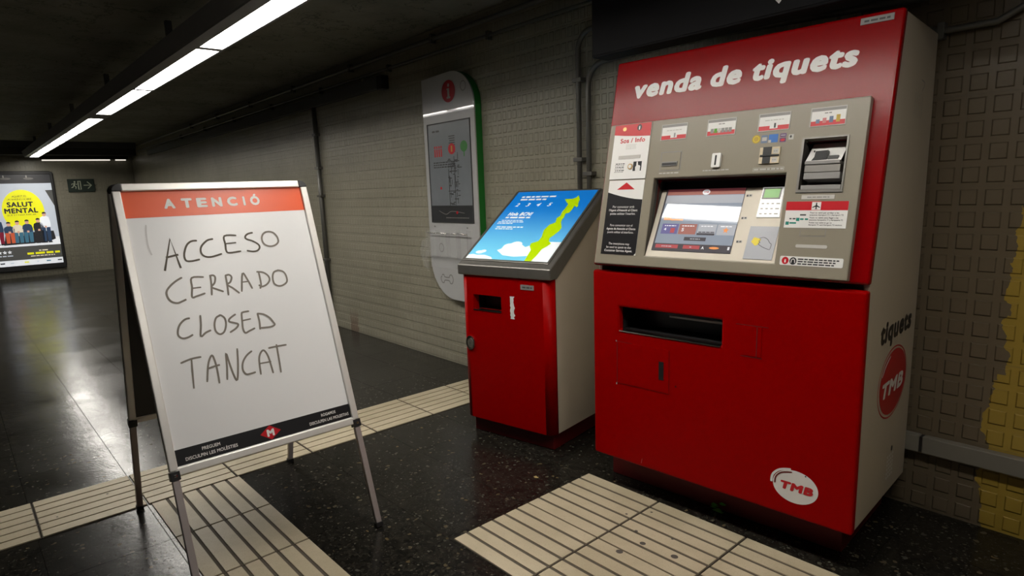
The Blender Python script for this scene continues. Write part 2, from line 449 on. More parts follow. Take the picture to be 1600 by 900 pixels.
    def build(s, name, parent=None, bevel=0.0, seg=2, label=None):
        me = bpy.data.meshes.new(name)
        me.from_pydata([tuple(v) for v in s.v], [], s.f)
        for k in s.mats: me.materials.append(M[k])
        for i, p in enumerate(me.polygons):
            p.material_index = s.m[i]; p.use_smooth = s.s[i]
        bm = bmesh.new(); bm.from_mesh(me)
        bmesh.ops.remove_doubles(bm, verts=bm.verts, dist=1e-6)
        bm.to_mesh(me); bm.free(); me.update()
        o = bpy.data.objects.new(name, me); C.objects.link(o)
        if parent: o.parent = parent
        if bevel:
            b = o.modifiers.new('bevel', 'BEVEL'); b.width = bevel; b.segments = seg; b.limit_method = 'ANGLE'; b.angle_limit = 0.6
        if label: o['label'] = label
        return o

def thing(name, label, cat, loc=(0,0,0), rz=0.0, group=None):
    o = bpy.data.objects.new(name, None); C.objects.link(o)
    o.location = loc; o.rotation_euler = (0, 0, rz); o.empty_display_size = 0.1
    o['label'] = label; o['category'] = cat
    if group: o['group'] = group
    return o
def struct(o):
    o['kind'] = 'structure'; return o
def arc(cx, cy, r, a0, a1, n=10, ry=None):
    return [(cx+r*math.cos(math.radians(a0+(a1-a0)*i/n)), cy+(ry or r)*math.sin(math.radians(a0+(a1-a0)*i/n))) for i in range(n+1)]
def rrect(u0, u1, v0, v1, r):
    return arc(u1-r, v1-r, r, 0, 90, 5)+arc(u0+r, v1-r, r, 90, 180, 5)+arc(u0+r, v0+r, r, 180, 270, 5)+arc(u1-r, v0+r, r, 270, 360, 5)

# ------------------------------------------------------------------ the hall
XF = -16.4                                   # far wall
CEIL = 2.72
wy = lambda x: 3.02-0.02*x                   # tiled wall beside the machines
b = MB(); b.box((XF-0.2, -4.5, -0.15), (2.6, 3.6, 0), 'floor'); struct(b.build('floor'))
b = MB(); b.box((XF-0.2, -4.5, CEIL), (2.6, 3.6, CEIL+0.15), 'ceiling'); struct(b.build('ceiling'))
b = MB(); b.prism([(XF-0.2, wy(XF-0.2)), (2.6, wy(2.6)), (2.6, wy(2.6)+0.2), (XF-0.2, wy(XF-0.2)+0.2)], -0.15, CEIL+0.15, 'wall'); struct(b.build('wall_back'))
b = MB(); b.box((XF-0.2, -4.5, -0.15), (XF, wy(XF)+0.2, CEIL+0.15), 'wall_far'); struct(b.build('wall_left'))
b = MB(); b.box((XF, -4.5, 2.46), (XF+0.5, wy(XF)-0.01, CEIL), 'beam'); b.box((XF+0.5, -4.5, 2.60), (XF+0.56, wy(XF)-0.01, CEIL), 'duct'); struct(b.build('trim_beam'))

# tactile paving let into the floor: ribbed cream tiles, 43 cm
def tactile(name, tiles, along, spots=()):
    b = MB()
    for (x0, x1, y0, y1) in tiles:
        g = 0.006
        b.box((x0+g*0.3, y0+g*0.3, -0.004), (x1-g*0.3, y1-g*0.3, 0.002), 'groove')
        n = 6
        for k in range(n):
            if along == 'x':
                p = (y1-y0)/n; q = 0.0072
                b.box((x0+g, y0+k*p+q*(0.6 if k == 0 else 1), 0.0), (x1-g, y0+(k+1)*p-q*(0.6 if k == n-1 else 1), 0.006), 'paving')
            else:
                p = (x1-x0)/n; q = 0.0055
                b.box((x0+k*p+q, y0+g, 0.0), (x0+(k+1)*p-q, y1-g, 0.006), 'paving')
    for (x, y, r) in spots: b.ell(x, y, r, r*0.9, 0.0064, 'gum', 16)
    return struct(b.build(name))
tactile('tactile_paving', [(-3.775, -3.325, 0.125+0.42*k, 0.125+0.42*(k+1)) for k in range(-3, 7)], 'y', [(-3.60, 0.42, 0.006), (-3.5, 0.2, 0.005)])
tactile('tactile_paving', [(-3.32+0.43*k, -3.32+0.43*(k+1), 0.555, 0.975) for k in range(0, 8)], 'x')
tactile('tactile_paving', [(-2.015+0.43*k, -2.015+0.43*(k+1), y, y+0.4325) for k in range(0, 8) for y in (1.41, 1.8425)], 'x',
        [(-1.457, 1.825, 0.015), (-1.427, 1.938, 0.013), (-1.283, 1.949, 0.015), (-1.503, 1.995, 0.008), (-1.62, 2.08, 0.006), (-1.55, 2.17, 0.006), (-1.36, 2.05, 0.006), (-1.6, 1.7, 0.005)])

# ------------------------------------------------------------------ red ticket machine
TW, Z0, ZB, ZT, DL, DP = 1.17, 0.164, 1.079, 2.009, 0.209, 0.696
SL = math.hypot(DL, ZT-ZB)
tm = thing('ticket_machine', 'tall red ticket vending machine with grey console, lettered venda de tiquets', 'ticket machine', (-1.931, 2.23, 0), 0.051)
FD = frame((0, 0, 0), (1, 0, 0), (0, 0, 1))                       # lower door face
FU = frame((0, 0, ZB), (1, 0, 0), (0, DL, ZT-ZB))                 # leaning upper face
FS = frame((TW-0.006, 0, 0), (0, 1, 0), (0, 0, 1))                # right flank
lean = lambda z: (z-ZB)/(ZT-ZB)*DL if z > ZB else 0.0
prof = [(0.040, Z0), (DP, Z0), (DP, ZT-0.02), (DL+0.040, ZT-0.006), (0.040, ZB)]
b = MB(FS); b.prism(prof, -0.02, 0, 'beige')
side = b.build('side_panel', tm, 0.003)
b = MB(FS); b.prism(prof, -(TW-0.012), -(TW-0.032), 'beige'); b.build('side_panel', tm, 0.003)
b = MB(); b.box((0.03, DP-0.03, Z0), (TW-0.03, DP-0.005, ZT-0.03), 'beige'); b.build('back_panel', tm)
b = MB(); b.box((0.03, DL+0.045, ZT-0.035), (TW-0.03, DP-0.005, ZT-0.022), 'beige'); b.build('top_panel', tm)
b = MB(); b.box((0.03, 0.05, Z0), (TW-0.03, DP-0.031, Z0+0.02), 'beige'); b.build('bottom_panel', tm)
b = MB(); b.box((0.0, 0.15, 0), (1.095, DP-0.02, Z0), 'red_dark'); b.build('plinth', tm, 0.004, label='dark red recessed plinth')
# flank marks
b = MB(FS); w = 0.0008
b.text('tiquets', 0.208, 0.832, 0.42, 0.092, w, 'blackprint', 0.05, 0.10); b.build('lettering', side)
b = MB(FS)
b.ell(0.42, 0.650, 0.178, 0.132, w, 'redprint', 48)
b.ring(0.414, 0.650, 0.196, 0.146, 0.006, w*0.6, 'redprint')
b.text('TMB', 0.275, 0.603, 0.285, 0.068, w*2, 'letter', 0.05, 0.2)
b.stroke([(0.262, 0.70), (0.30, 0.735), (0.36, 0.765)], 0.008, w*2, 'letter')
b.build('emblem', side)
b = MB(FS)
for i in range(6):
    for j in range(4): b.ell(0.425+0.024*j, 0.235+0.018*i, 0.006, 0.007, w, 'white', 10)  # white dots paint the highlights at the vent holes
b.ell(0.475, 0.35, 0.012, 0.012, w, 'black', 12); b.build('vent_hole_highlights', side)
b = MB(FS); b.stroke([(0.50, 1.80), (0.55, 1.79), (0.52, 1.76)], 0.004, w, 'midgrey')
for i in range(5): b.stroke([(0.43+0.025*i, 1.66), (0.435+0.025*i, 1.75)], 0.003, w, 'midgrey')
b.build('scratch_marks', side)
# lower door with its tray opening
b = MB(FD)
b.plate(0, TW, Z0, ZB-0.012, -0.038, 0.0, 'red', [(0.148, 0.647, 0.795, 0.905)])
door = b.build('lower_door', tm, 0.010, 3)
b = MB(FD)
b.plate(0.14, 0.655, 0.787, 0.913, -0.16, -0.040, 'black', [(0.150, 0.645, 0.800, 0.900)])
b.rect(0.14, 0.787, 0.655, 0.913, -0.155, 'black')
b.box((0.38, 0.875, -0.06), (0.64, 0.884, -0.05), 'midgrey')
tray = b.build('ticket_tray', door, label='dark tray opening for tickets and change')
b = MB(FD); b.box((0.150, 0.792, -0.03), (0.645, 0.797, 0.003), 'chrome'); b.build('tray_lip', tray)
b = MB(FD); w = 0.0007
for (u0, v0, u1, v1) in ((0.136, 0.543, 0.139, 0.744), (0.136, 0.742, 0.22, 0.744)): b.rect(u0, v0, u1, v1, w, 'red_dark')
b.rect(0.139, 0.543, 0.412, 0.5445, w, 'red_dark'); b.rect(0.411, 0.543, 0.4125, 0.74, w, 'red_dark')
b.plate(0.141, 0.410, 0.546, 0.741, 0.0, 0.0025, 'red')
b.rect(0.132, 0.535, 0.137, 0.545, w*2, 'midgrey'); b.rect(0.131, 0.741, 0.136, 0.748, w*2, 'midgrey')
flap = b.build('access_hatch', door)
b = MB(FD); b.box((0.361, 0.602, 0.0), (0.385, 0.685, 0.0035), 'black'); b.build('hatch_lock', flap, label='narrow black lock slot')
b = MB(FD)
b.plate(0.737, 0.812, 0.778, 0.896, 0.0, 0.002, 'red')
b.rect(0.709, 0.897, 0.838, 0.900, w, 'red_dark'); b.rect(0.730, 0.771, 0.818, 0.774, w, 'red_dark'); b.rect(0.793, 0.776, 0.7965, 0.895, 0.0028, 'red_dark')
b.build('coin_flap', door)
b = MB(FD)
b.ell(0.963, 0.290, 0.085, 0.066, w, 'letter', 48)
b.stroke([(0.872, 0.286), (0.877, 0.318), (0.903, 0.345), (0.945, 0.358)], 0.009, w*1.5, 'letter')
b.stroke([(0.886, 0.285), (0.890, 0.313), (0.912, 0.336), (0.950, 0.347)], 0.006, w*2, 'red_dark')
b.text('TMB', 0.908, 0.271, 0.122, 0.036, w*2.5, 'redprint', 0.06, 0.15)
b.ell(1.0, 0.345, 0.003, 0.003, w*2, 'blackprint', 8)
b.build('emblem', door, label='white oval emblem with red TMB letters')
b = MB(FD); b.stroke([(0.270, 0.180), (0.275, 0.205)], 0.003, w, 'pink'); b.build('scratch_mark', door)
b = MB(FD); b.ell(0.444, 0.586, 0.004, 0.004, w, 'black', 10); b.build('screw_hole', door)
# leaning upper cover
RH = [(0.292, 0.8585, 0.058, 0.40), (0.905, 1.052, 0.330, 0.518)]     # openings behind console
b = MB(FU); b.plate(0, TW, 0.012, SL, -0.038, 0.0, 'red_grain', RH)
upper = b.build('upper_cover', tm, 0.010, 3)
for t, x, wd in (('venda', 0.113, 0.334), ('de', 0.485, 0.134), ('tiquets', 0.660, 0.384)):
    b = MB(FU); b.text(t, x, 0.772, wd, 0.088, 0.0012, 'letter', 0.05, 0.14); b.build('lettering', upper, label='white slanted word '+t)
b = MB(FU); b.box((1.035, 0.914, 0), (1.139, 0.937, 0.003), 'midgrey'); b.bars(1.047, 1.128, 0.921, 0.007, 0.0034, 'darkgrey', 3); b.build('maker_plate', upper)

# console: everything on it uses console coordinates (cu, cv)
OX, OY = 0.028, 0.018
PW, PH = 1.082, 0.634
FP = FU @ Matrix.Translation((OX, OY, 0.030))
OPEN = (0.264, 0.828, 0.045, 0.382); SLOT = (0.880, 1.024, 0.316, 0.500)
b = MB(FP); b.plate(0, PW, 0, PH, -0.0295, 0, 'console', [OPEN, SLOT])
con = b.build('console', tm, 0.004, 2, label='beige grey metal console plate')
# screen recess: deep at its top, flush at its bottom; dark grey and black walls paint in its shade
d0_, d1_ = 0.004, 0.080
vb, vt = 0.045, 0.347
tilt = math.hypot(vt-vb, d1_-d0_)
FI = FP @ frame((0, vb, -d0_), (1, 0, 0), (0, vt-vb, -(d1_-d0_)))
b = MB(FP)
u0, u1, v0, v1 = OPEN
D = 0.095
b.add([(u0, v0, -0.004), (u0, v1, -0.004), (u0, v1, -D), (u0, v0, -D)], [(0, 1, 2, 3)], 'recess')
b.add([(u1, v0, -0.004), (u1, v1, -0.004), (u1, v1, -D), (u1, v0, -D)], [(3, 2, 1, 0)], 'recess')
b.add([(u0, v1, -0.004), (u1, v1, -0.004), (u1, v1, -D), (u0, v1, -D)], [(0, 1, 2, 3)], 'black')
b.add([(u0, vt-0.03, -D), (u1, vt-0.03, -D), (u1, v1, -D), (u0, v1, -D)], [(0, 1, 2, 3)], 'black')
rec = b.build('screen_recess', tm, label='recess around the touch screen, coloured dark as in shade')
SCR = (0.290, 0.650, 0.028, 0.3115)
b = MB(FI); b.plate(u0+0.001, u1-0.001, 0, tilt, -0.008, 0, 'bezel', [(0.293, 0.646, 0.029, tilt-0.001)] if False else [])
bez = b.build('screen_bezel', rec, 0.002, label='pale grey sloping bezel')
b = MB(FI); su0, su1, sv0, sv1 = 0.290, 0.647, 0.029, 0.311
b.box((su0, sv0, 0.0), (su1, sv1, 0.0025), 'ui_dark'); w = 0.0028
b.rect(su0+0.008, 0.298, su1-0.001, 0.310, w, 'ui_maroon'); b.rect(su0+0.008, 0.283, su1-0.001, 0.298, w, 'ui_rust')
b.rect(su0+0.008, 0.062, su1-0.001, 0.283, w, 'ui_base'); b.rect(su0+0.008, 0.245, su1-0.001, 0.281, w+0.0003, 'ui_pale')
b.ell(0.479, 0.295, 0.017, 0.0125, w+0.0004, 'ui_white', 24); b.text('TMB', 0.468, 0.2915, 0.022, 0.007, w+0.0008, 'ui_red', 0.02, 0.2)
b.rect(0.312, 0.168, 0.348, 0.184, w+0.0004, 'ui_orange'); b.rect(0.348, 0.166, 0.405, 0.174, w+0.0004, 'ui_orange')
for (a, c, k) in ((0.314, 0.392, 'ui_purple'), (0.397, 0.477, 'ui_rust'), (0.484, 0.564, 'ui_pale'), (0.569, 0.645, 'ui_pale')):
    b.rect(a, 0.105, c, 0.151, w+0.0004, k)
    b.bars(a+0.012, c-0.012, 0.140, 0.004, w+0.0008, 'ui_white', int(a*99))
b.text('4', 0.326, 0.120, 0.011, 0.013, w+0.0008, 'ui_white', 0.02); b.rect(0.358, 0.110, 0.378, 0.132, w+0.0008, 'ui_red')
b.text('5', 0.410, 0.118, 0.011, 0.016, w+0.0008, 'ui_white', 0.02)
b.rect(0.484, 0.103, 0.562, 0.112, w+0.0008, 'ui_dark'); b.bars(0.49, 0.56, 0.114, 0.004, w+0.0008, 'ui_dark', 5)
b.poly([(0.606+0.014*(1 if k % 2 == 0 else 0.42)*math.sin(k*math.pi/5), 0.126+0.014*(1 if k % 2 == 0 else 0.42)*math.cos(k*math.pi/5)) for k in range(10)], w+0.0008, 'ui_orange')
b.rect(0.432, 0.077, 0.530, 0.093, w+0.0004, 'ui_dark'); b.bars(0.46, 0.505, 0.083, 0.004, w+0.0008, 'ui_pale', 7)
for (a, c, k) in ((0.306, 0.413, 'ui_red'), (0.437, 0.512, 'ui_red')): b.rect(a, 0.041, c, 0.057, w+0.0004, k); b.bars(a+0.03, c-0.03, 0.047, 0.004, w+0.0008, 'ui_pale', int(c*77))
b.text('A', 0.520, 0.042, 0.012, 0.013, w+0.0004, 'ui_white', 0.03)
b.ell(0.575, 0.049, 0.022, 0.005, w+0.0004, 'ui_orange', 16); b.rect(0.632, 0.043, 0.640, 0.056, w+0.0004, 'ui_white')
b.build('touch_screen', rec, label='lit touch screen with menu tiles')
b = MB(FI); b.prism([(0.716, 0.183), (0.806, 0.183), (0.799, 0.309), (0.716, 0.309)], 0.0, 0.006, 'keypad')
for r in range(3):
    for q in range(4):
        x = 0.726+0.019*q; b.rect(x, 0.236-0.021*r, x+(0.010 if q < 3 else 0.014), 0.242-0.021*r, 0.0064, 'palegrey')
kp = b.build('card_keypad', rec, 0.002, label='bright white keypad plate')
b = MB(FI); b.box((0.722, 0.258, 0.006), (0.792, 0.304, 0.0075), 'midgrey'); b.rect(0.728, 0.263, 0.787, 0.300, 0.008, 'lcd'); b.build('keypad_display', kp, label='small green display')
b = MB(FI); b.box((0.703, 0.012, 0), (0.814, 0.146, 0.003), 'pad')
b.poly([(0.720, 0.082), (0.728, 0.101), (0.749, 0.096), (0.757, 0.093), (0.748, 0.070), (0.738, 0.066)], 0.0035, 'yellow')
b.stroke([(0.749, 0.096), (0.765, 0.101), (0.782, 0.093), (0.792, 0.080), (0.800, 0.073), (0.798, 0.052)], 0.0022, 0.0037, 'darkgrey')
b.stroke([(0.757, 0.093), (0.750, 0.086), (0.755, 0.080), (0.750, 0.074), (0.761, 0.066), (0.778, 0.058), (0.797, 0.052)], 0.0022, 0.0037, 'darkgrey')
b.build('contactless_pad', rec, label='grey contactless card pad with a drawn hand')
for (x, y) in ((0.655, 0.272), (0.657, 0.176), (0.660, 0.077)): b = MB(FI); b.box((x, y, 0), (x+0.022, y+0.010, 0.001), 'palegrey'); b.rect(x, y, x+0.008, y+0.008, 0.0014, 'darkgrey'); b.rect(x+0.012, y+0.002, x+0.020, y+0.008, 0.0014, 'darkgrey'); b.build('bezel_mark', rec)

# intercom plate and its black sticker
b = MB(FP); b.box((0.031, 0.383, 0), (0.222, 0.628, 0.005), 'white'); w = 0.0054
b.poly([(0.031, 0.585), (0.09, 0.578), (0.15, 0.573), (0.222, 0.569), (0.222, 0.628), (0.031, 0.628)], w, 'redprint')
b.text('Sos / Info', 0.068, 0.545, 0.130, 0.022, w, 'redprint', 0.03)
for k in range(4): b.bars(0.101, 0.156, 0.535-0.006*k, 0.002, w, 'palegrey', k+20)
for k in range(3): b.bars(0.057, 0.106, 0.450-0.015*k, 0.004, w, 'darkgrey', k+30); b.bars(0.054, 0.104, 0.4435-0.015*k, 0.003, w, 'midgrey', k+40)
b.rect(0.152, 0.417, 0.196, 0.459, w, 'blackprint')
b.poly([(0.166, 0.417), (0.190, 0.417), (0.190, 0.438), (0.184, 0.442), (0.178, 0.442), (0.175, 0.458), (0.169, 0.458), (0.169, 0.440), (0.164, 0.434)], w+0.0004, 'whiteprint')
icom = b.build('intercom_plate', con, 0.0015, label='white help point plate with red top')
b = MB(FP); b.box((0.069, 0.473, 0.005), (0.184, 0.488, 0.0065), 'palegrey'); b.build('speaker_slot', icom)
b = MB(FP @ Matrix.Translation((0.138, 0.4375, 0)))
b.prism(arc(0, 0, 0.0125, 0, 345, 24), 0.005, 0.009, 'brass'); b.prism(arc(0, 0, 0.008, 0, 345, 20), 0.009, 0.0105, 'whiteprint'); b.build('call_button', icom, label='round brass rimmed call button')
b = MB(FP); b.ell(0.084, 0.608, 0.010, 0.009, 0.0058, 'brass', 18); b.build('indicator_light', icom)
b = MB(FP); b.ell(0.162, 0.610, 0.012, 0.014, 0.0058, 'blackprint', 18); b.rect(0.159, 0.600, 0.165, 0.616, 0.0062, 'whiteprint'); b.build('camera_window', icom)
b = MB(FP); b.box((0.032, 0.044, 0), (0.220, 0.378, 0.0012), 'whiteprint'); w = 0.0016
b.poly([(0.032, 0.044), (0.210, 0.044), (0.220, 0.056), (0.220, 0.291)]+[(0.220-0.188*t, 0.291+0.034*t**1.6) for t in (0.2, 0.4, 0.6, 0.8, 1.0)], w, 'blackprint')
b.poly([(0.079, 0.336), (0.174, 0.336), (0.1265, 0.368)], w, 'redprint')
for i, (t, wd, bold) in enumerate((('Per comunicar amb', 0.115, 0), ("l'Agent d'Atenció al Client", 0.152, 1), ("podeu utilitzar l'interfon.", 0.135, 0), ('Para comunicar con el', 0.120, 0), ('Agente de Atención al Cliente', 0.156, 1), ('puede utilizar el interfono.', 0.140, 0), ('The interphone may', 0.112, 0), ('be used to speak to the', 0.132, 0), ('Customer Service Agent.', 0.150, 1))):
    b.text(t, 0.126, 0.254-0.0155*(i % 3)-0.083*(i//3), wd, 0.0105, w+0.0004, 'letter', 0.02 if bold else 0.0, 0.0, 'c')
b.build('instruction_sticker', con, label='black sticker with white text and red arrowhead')
# four little picture windows
for i, (a, c) in enumerate(((0.277, 0.394), (0.490, 0.606), (0.702, 0.816), (0.893, 1.008))):
    b = MB(FP); v0, v1 = 0.545, 0.607
    b.plate(a-0.003, c+0.003, v0-0.003, v1+0.003, 0, 0.002, 'palegrey', [(a, c, v0, v1)])
    b.rect(a, v0, c, v1, 0.0006, 'whiteprint'); w = 0.0010
    b.rect(a, v0, c, v0+0.017, w, 'redprint'); b.rect(a, v1-0.010, c, v1, w, 'midgrey')
    m = (a+c)/2
    if i in (0, 2):
        b.bars(m-0.035, m+0.035, v0+0.036, 0.004, w, 'palegrey', 60+i); b.rect(m-0.015, v0+0.006, m+0.015, v0+0.029, w+0.0003, 'whiteprint')
        b.rect(m+0.001, v0+0.008, m+0.008, v0+0.026, w+0.0006, 'midgrey' if i == 0 else 'blackprint')
    else:
        b.bars(m-0.013, m+0.013, v0+0.042, 0.004, w, 'midgrey', 60+i)
        ks = ('midgrey', 'leaf', 'palegrey', 'midgrey', 'midgrey', 'midgrey') if i == 1 else ('bluegrey', 'pink', 'bluegrey', 'gold')
        for k, q in enumerate(ks):
            x = a+0.012+(c-a-0.024)*(k+0.5)/len(ks); h = 0.011+0.004*(k if i == 3 else 1)
            b.rect(x-0.0065, v0+0.009, x+0.0065, v0+0.012+h, w+0.0003, q)
    b.build('picture_window', con)
b = MB(FP); b.plate(0.291, 0.381, 0.414, 0.488, 0, 0.002, 'console'); b.plate(0.287, 0.385, 0.410, 0.492, 0, 0.0008, 'midgrey', [(0.290, 0.382, 0.413, 0.489)])
b.box((0.297, 0.431, 0.002), (0.371, 0.449, 0.006), 'midgrey'); b.box((0.299, 0.434, 0.0055), (0.369, 0.444, 0.0065), 'black')
b.bars(0.287, 0.388, 0.399, 0.005, 0.0006, 'palegrey', 81); b.build('receipt_slot', con)
b = MB(FP); b.prism(rrect(0.529, 0.566, 0.413, 0.470, 0.005), 0, 0.012, 'white'); b.prism(rrect(0.5425, 0.5505, 0.421, 0.462, 0.0035), 0.011, 0.0126, 'black'); b.build('coin_slot', con, 0.002, label='white coin slot')
b = MB(FP); b.bars(0.490, 0.604, 0.402, 0.004, 0.0006, 'palegrey', 82); b.build('embossed_caption', con)
b = MB(FP); b.bars(0.704, 0.815, 0.395, 0.006, 0.0006, 'palegrey', 83); b.plate(0.700, 0.818, 0.391, 0.4045, 0, 0.0004, 'palegrey', [(0.7012, 0.8168, 0.392, 0.4035)]); b.build('embossed_caption', con)
w = 0.0007
b = MB(FP); b.ell(0.698, 0.515, 0.0165, 0.0165, w, 'gold', 24); b.ring(0.698, 0.515, 0.012, 0.012, 0.002, w*1.6, 'yellow'); b.build('payment_sticker', con, label='round gold payment sticker')
b = MB(FP); b.rect(0.718, 0.498, 0.742, 0.528, w, 'bluegrey'); b.rect(0.721, 0.506, 0.739, 0.520, w*1.6, 'palegrey'); b.build('payment_sticker', con)
b = MB(FP); b.rect(0.746, 0.498, 0.781, 0.529, w, 'blue'); b.rect(0.746, 0.498, 0.756, 0.508, w*1.6, 'palegrey'); b.build('payment_sticker', con)
b = MB(FP); b.rect(0.788, 0.516, 0.811, 0.529, w, 'purple'); b.rect(0.791, 0.521, 0.808, 0.524, w*1.6, 'palegrey'); b.build('payment_sticker', con)
b = MB(FP); b.rect(0.788, 0.497, 0.811, 0.513, w, 'purple'); b.ell(0.7995, 0.505, 0.009, 0.005, w*1.6, 'redprint', 14); b.build('payment_sticker', con)
b = MB(FP); b.rect(0.820, 0.504, 0.838, 0.523, w, 'palegrey'); b.ell(0.828, 0.515, 0.004, 0.005, w*1.6, 'blackprint', 10); b.build('payment_sticker', con)
b = MB(FP); b.box((0.720, 0.418, 0), (0.797, 0.480, 0.006), 'cream'); b.box((0.733, 0.449, 0.006), (0.766, 0.4805, 0.008), 'black'); b.box((0.734, 0.4175, 0.006), (0.764, 0.447, 0.008), 'black'); b.box((0.724, 0.444, 0.006), (0.796, 0.451, 0.010), 'blackprint')
for (x, y) in ((0.772, 0.455), (0.770, 0.422)): b.rect(x, y, x+0.020, y+0.018, 0.0064, 'palegrey'); b.bars(x+0.002, x+0.018, y+0.007, 0.003, 0.0068, 'midgrey', 91)
b.build('card_reader', con, 0.001, label='cream and black bank card reader')
# banknote acceptor in its own recess
b = MB(FP)
b.plate(0.872, 1.030, 0.306, 0.505, 0.0, 0.004, 'steel', [SLOT])
a0, a1, c0, c1 = SLOT
for pts in ([(a0,c0,0),(a0,c1,0),(a0,c1,-0.07),(a0,c0,-0.07)], [(a1,c0,0),(a1,c0,-0.07),(a1,c1,-0.07),(a1,c1,0)], [(a0,c1,0),(a1,c1,0),(a1,c1,-0.07),(a0,c1,-0.07)], [(a0,c0,0),(a0,c0,-0.07),(a1,c0,-0.07),(a1,c0,0)]):
    b.add(pts, [(0, 1, 2, 3)], 'recess')
b.rect(a0, c0, a1, c1, -0.07, 'recess')
nt_ = b.build('banknote_slot', con, label='recessed banknote acceptor with steel frame')
b = MB(FP)
b.add([(0.890, 0.420, -0.004), (1.010, 0.420, -0.004), (1.013, 0.496, -0.060), (0.893, 0.496, -0.060)], [(0, 1, 2, 3)], 'white')
b.build('banknote_guide', nt_, label='white upper plate of the banknote acceptor')
b = MB(FP)
b.box((0.888, 0.408, -0.06), (1.008, 0.421, -0.002), 'midgrey'); b.box((0.888, 0.380, -0.06), (1.010, 0.407, -0.006), 'steel'); b.box((0.891, 0.354, -0.06), (1.014, 0.378, 0.0), 'midgrey'); b.box((0.886, 0.3165, -0.06), (1.022, 0.333, 0.001), 'midgrey')
b.build('acceptor_body', nt_, 0.002)
b = MB(FP)
b.prism([(0.908, 0.422), (0.918, 0.435), (0.921, 0.456), (0.962, 0.458), (0.962, 0.424)], -0.026, -0.006, 'black'); b.box((0.963, 0.424, -0.02), (0.999, 0.438, -0.007), 'darkgrey'); b.ell(0.909, 0.461, 0.003, 0.004, -0.027, 'black', 10)
b.build('banknote_mouth', nt_)
b = MB(FP); b.box((0.895, 0.282, 0), (1.007, 0.297, 0.0015), 'palegrey'); b.bars(0.915, 0.99, 0.287, 0.004, 0.0019, 'midgrey', 95); b.build('caption_tag', con)
b = MB(FP); b.box((0.845, 0.179, 0), (1.056, 0.274, 0.0012), 'whiteprint'); w = 0.0016
b.rect(0.845, 0.242, 1.056, 0.274, w, 'redprint'); b.rect(0.935, 0.2435, 0.966, 0.2715, w+0.0003, 'whiteprint')
b.poly([(0.9485, 0.268), (0.9505, 0.270), (0.9525, 0.268), (0.9528, 0.260), (0.9635, 0.2535), (0.9635, 0.2505), (0.9528, 0.2545), (0.9522, 0.248), (0.9565, 0.246), (0.9445, 0.246), (0.9488, 0.248), (0.9482, 0.2545), (0.9375, 0.2505), (0.9375, 0.2535), (0.9482, 0.260)], w+0.0006, 'blackprint')
for i, t in enumerate(('Títol no vàlid per arribar a les', 'estacions Aeroport T1 i Aeroport T2', 'Título no válido para llegar a las', 'estaciones Aeropuerto T1 y Aeropuerto T2', 'Ticket not valid to go to', 'Aeroport T1 and Aeroport T2 stations')):
    b.text(t, 0.931, 0.2305-0.0078*i-0.002*(i//2), (0.098, 0.113, 0.098, 0.113, 0.078, 0.112)[i], 0.0055, w, 'blackprint', 0.02)
for (x, y) in ((0.886, 0.203), (0.850, 0.189)):
    b.rect(x, y, x+0.012, y+0.012, w, 'teal'); b.bars(x+0.014, x+0.042, y+0.004, 0.006, w, 'teal', int(x*1000)); b.bars(x+0.012, x+0.034, y+0.020, 0.005, w, 'darkgrey', int(x*900))
b.build('airport_sticker', con, label='red and white sticker with an aeroplane')
b = MB(FP); b.plate(0.905, 0.993, 0.149, 0.176, 0, 0.0006, 'midgrey', [(0.9065, 0.9915, 0.1505, 0.1745)]); b.plate(0.9075, 0.9905, 0.1515, 0.1735, 0, 0.001, 'console'); b.build('blank_cover', con)
b = MB(FP); b.prism(rrect(0.896, 1.004, 0.107, 0.119, 0.005), 0, 0.0012, 'palegrey'); b.build('blank_label', con)
b = MB(FP); b.prism(rrect(0.847, 1.063, 0.042, 0.075, 0.005), 0, 0.0012, 'whiteprint'); w = 0.0016
b.ell(0.8665, 0.0585, 0.0125, 0.0135, w, 'redprint', 28); b.text('i', 0.8665, 0.051, 0.006, 0.014, w+0.0003, 'whiteprint', 0.03, 0.0, 'c')
b.ell(0.8945, 0.0580, 0.0125, 0.0135, w, 'blackprint', 28); b.stroke([(0.888, 0.051), (0.889, 0.061), (0.8945, 0.0655), (0.900, 0.061), (0.901, 0.051)], 0.003, w+0.0003, 'whiteprint')
for k in range(3): b.bars(0.911, 1.050-0.006*k, 0.0635-0.0085*k, 0.0045, w, 'blackprint', 110+k)
b.build('help_sticker', con, label='white sticker with red and black round symbols')

# ------------------------------------------------------------------ small red information kiosk
KW, KZ0, KZB, KZH, KZT, KD = 0.649, 0.10, 0.969, 1.035, 1.436, 0.581
ki = thing('information_kiosk', 'low red kiosk with sloping blue travel map screen, left of ticket machine', 'kiosk', (-2.952, 2.221, 0), 0.167)
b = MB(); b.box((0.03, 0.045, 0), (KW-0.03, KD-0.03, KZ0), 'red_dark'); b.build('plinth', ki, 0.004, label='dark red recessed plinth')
FK = frame((0, 0, 0), (1, 0, 0), (0, 0, 1))
R_ = 0.05
b = MB(FK)
b.plate(R_, KW-R_, KZ0, KZB, -R_, 0, 'red', [(0.098, 0.309, 0.768, 0.857)])
kd = MB(); ou = arc(R_, R_, R_, 180, 270, 8)+[(R_, R_)]
kd.prism(ou, KZ0, KZB, 'red', True)
ou = arc(KW-R_, R_, R_, 270, 360, 8)+[(KW-R_, R_)]
kd.prism(ou, KZ0, KZB, 'red', True)
base = len(b.v); b.v += kd.v; b.f += [[base+i for i in f] for f in kd.f]; b.m += kd.m; b.s += kd.s
kdoor = b.build('front_door', ki)
kp_ = [(R_, KZ0), (KD, KZ0), (KD, KZT-0.075), (R_, KZB-0.001)]
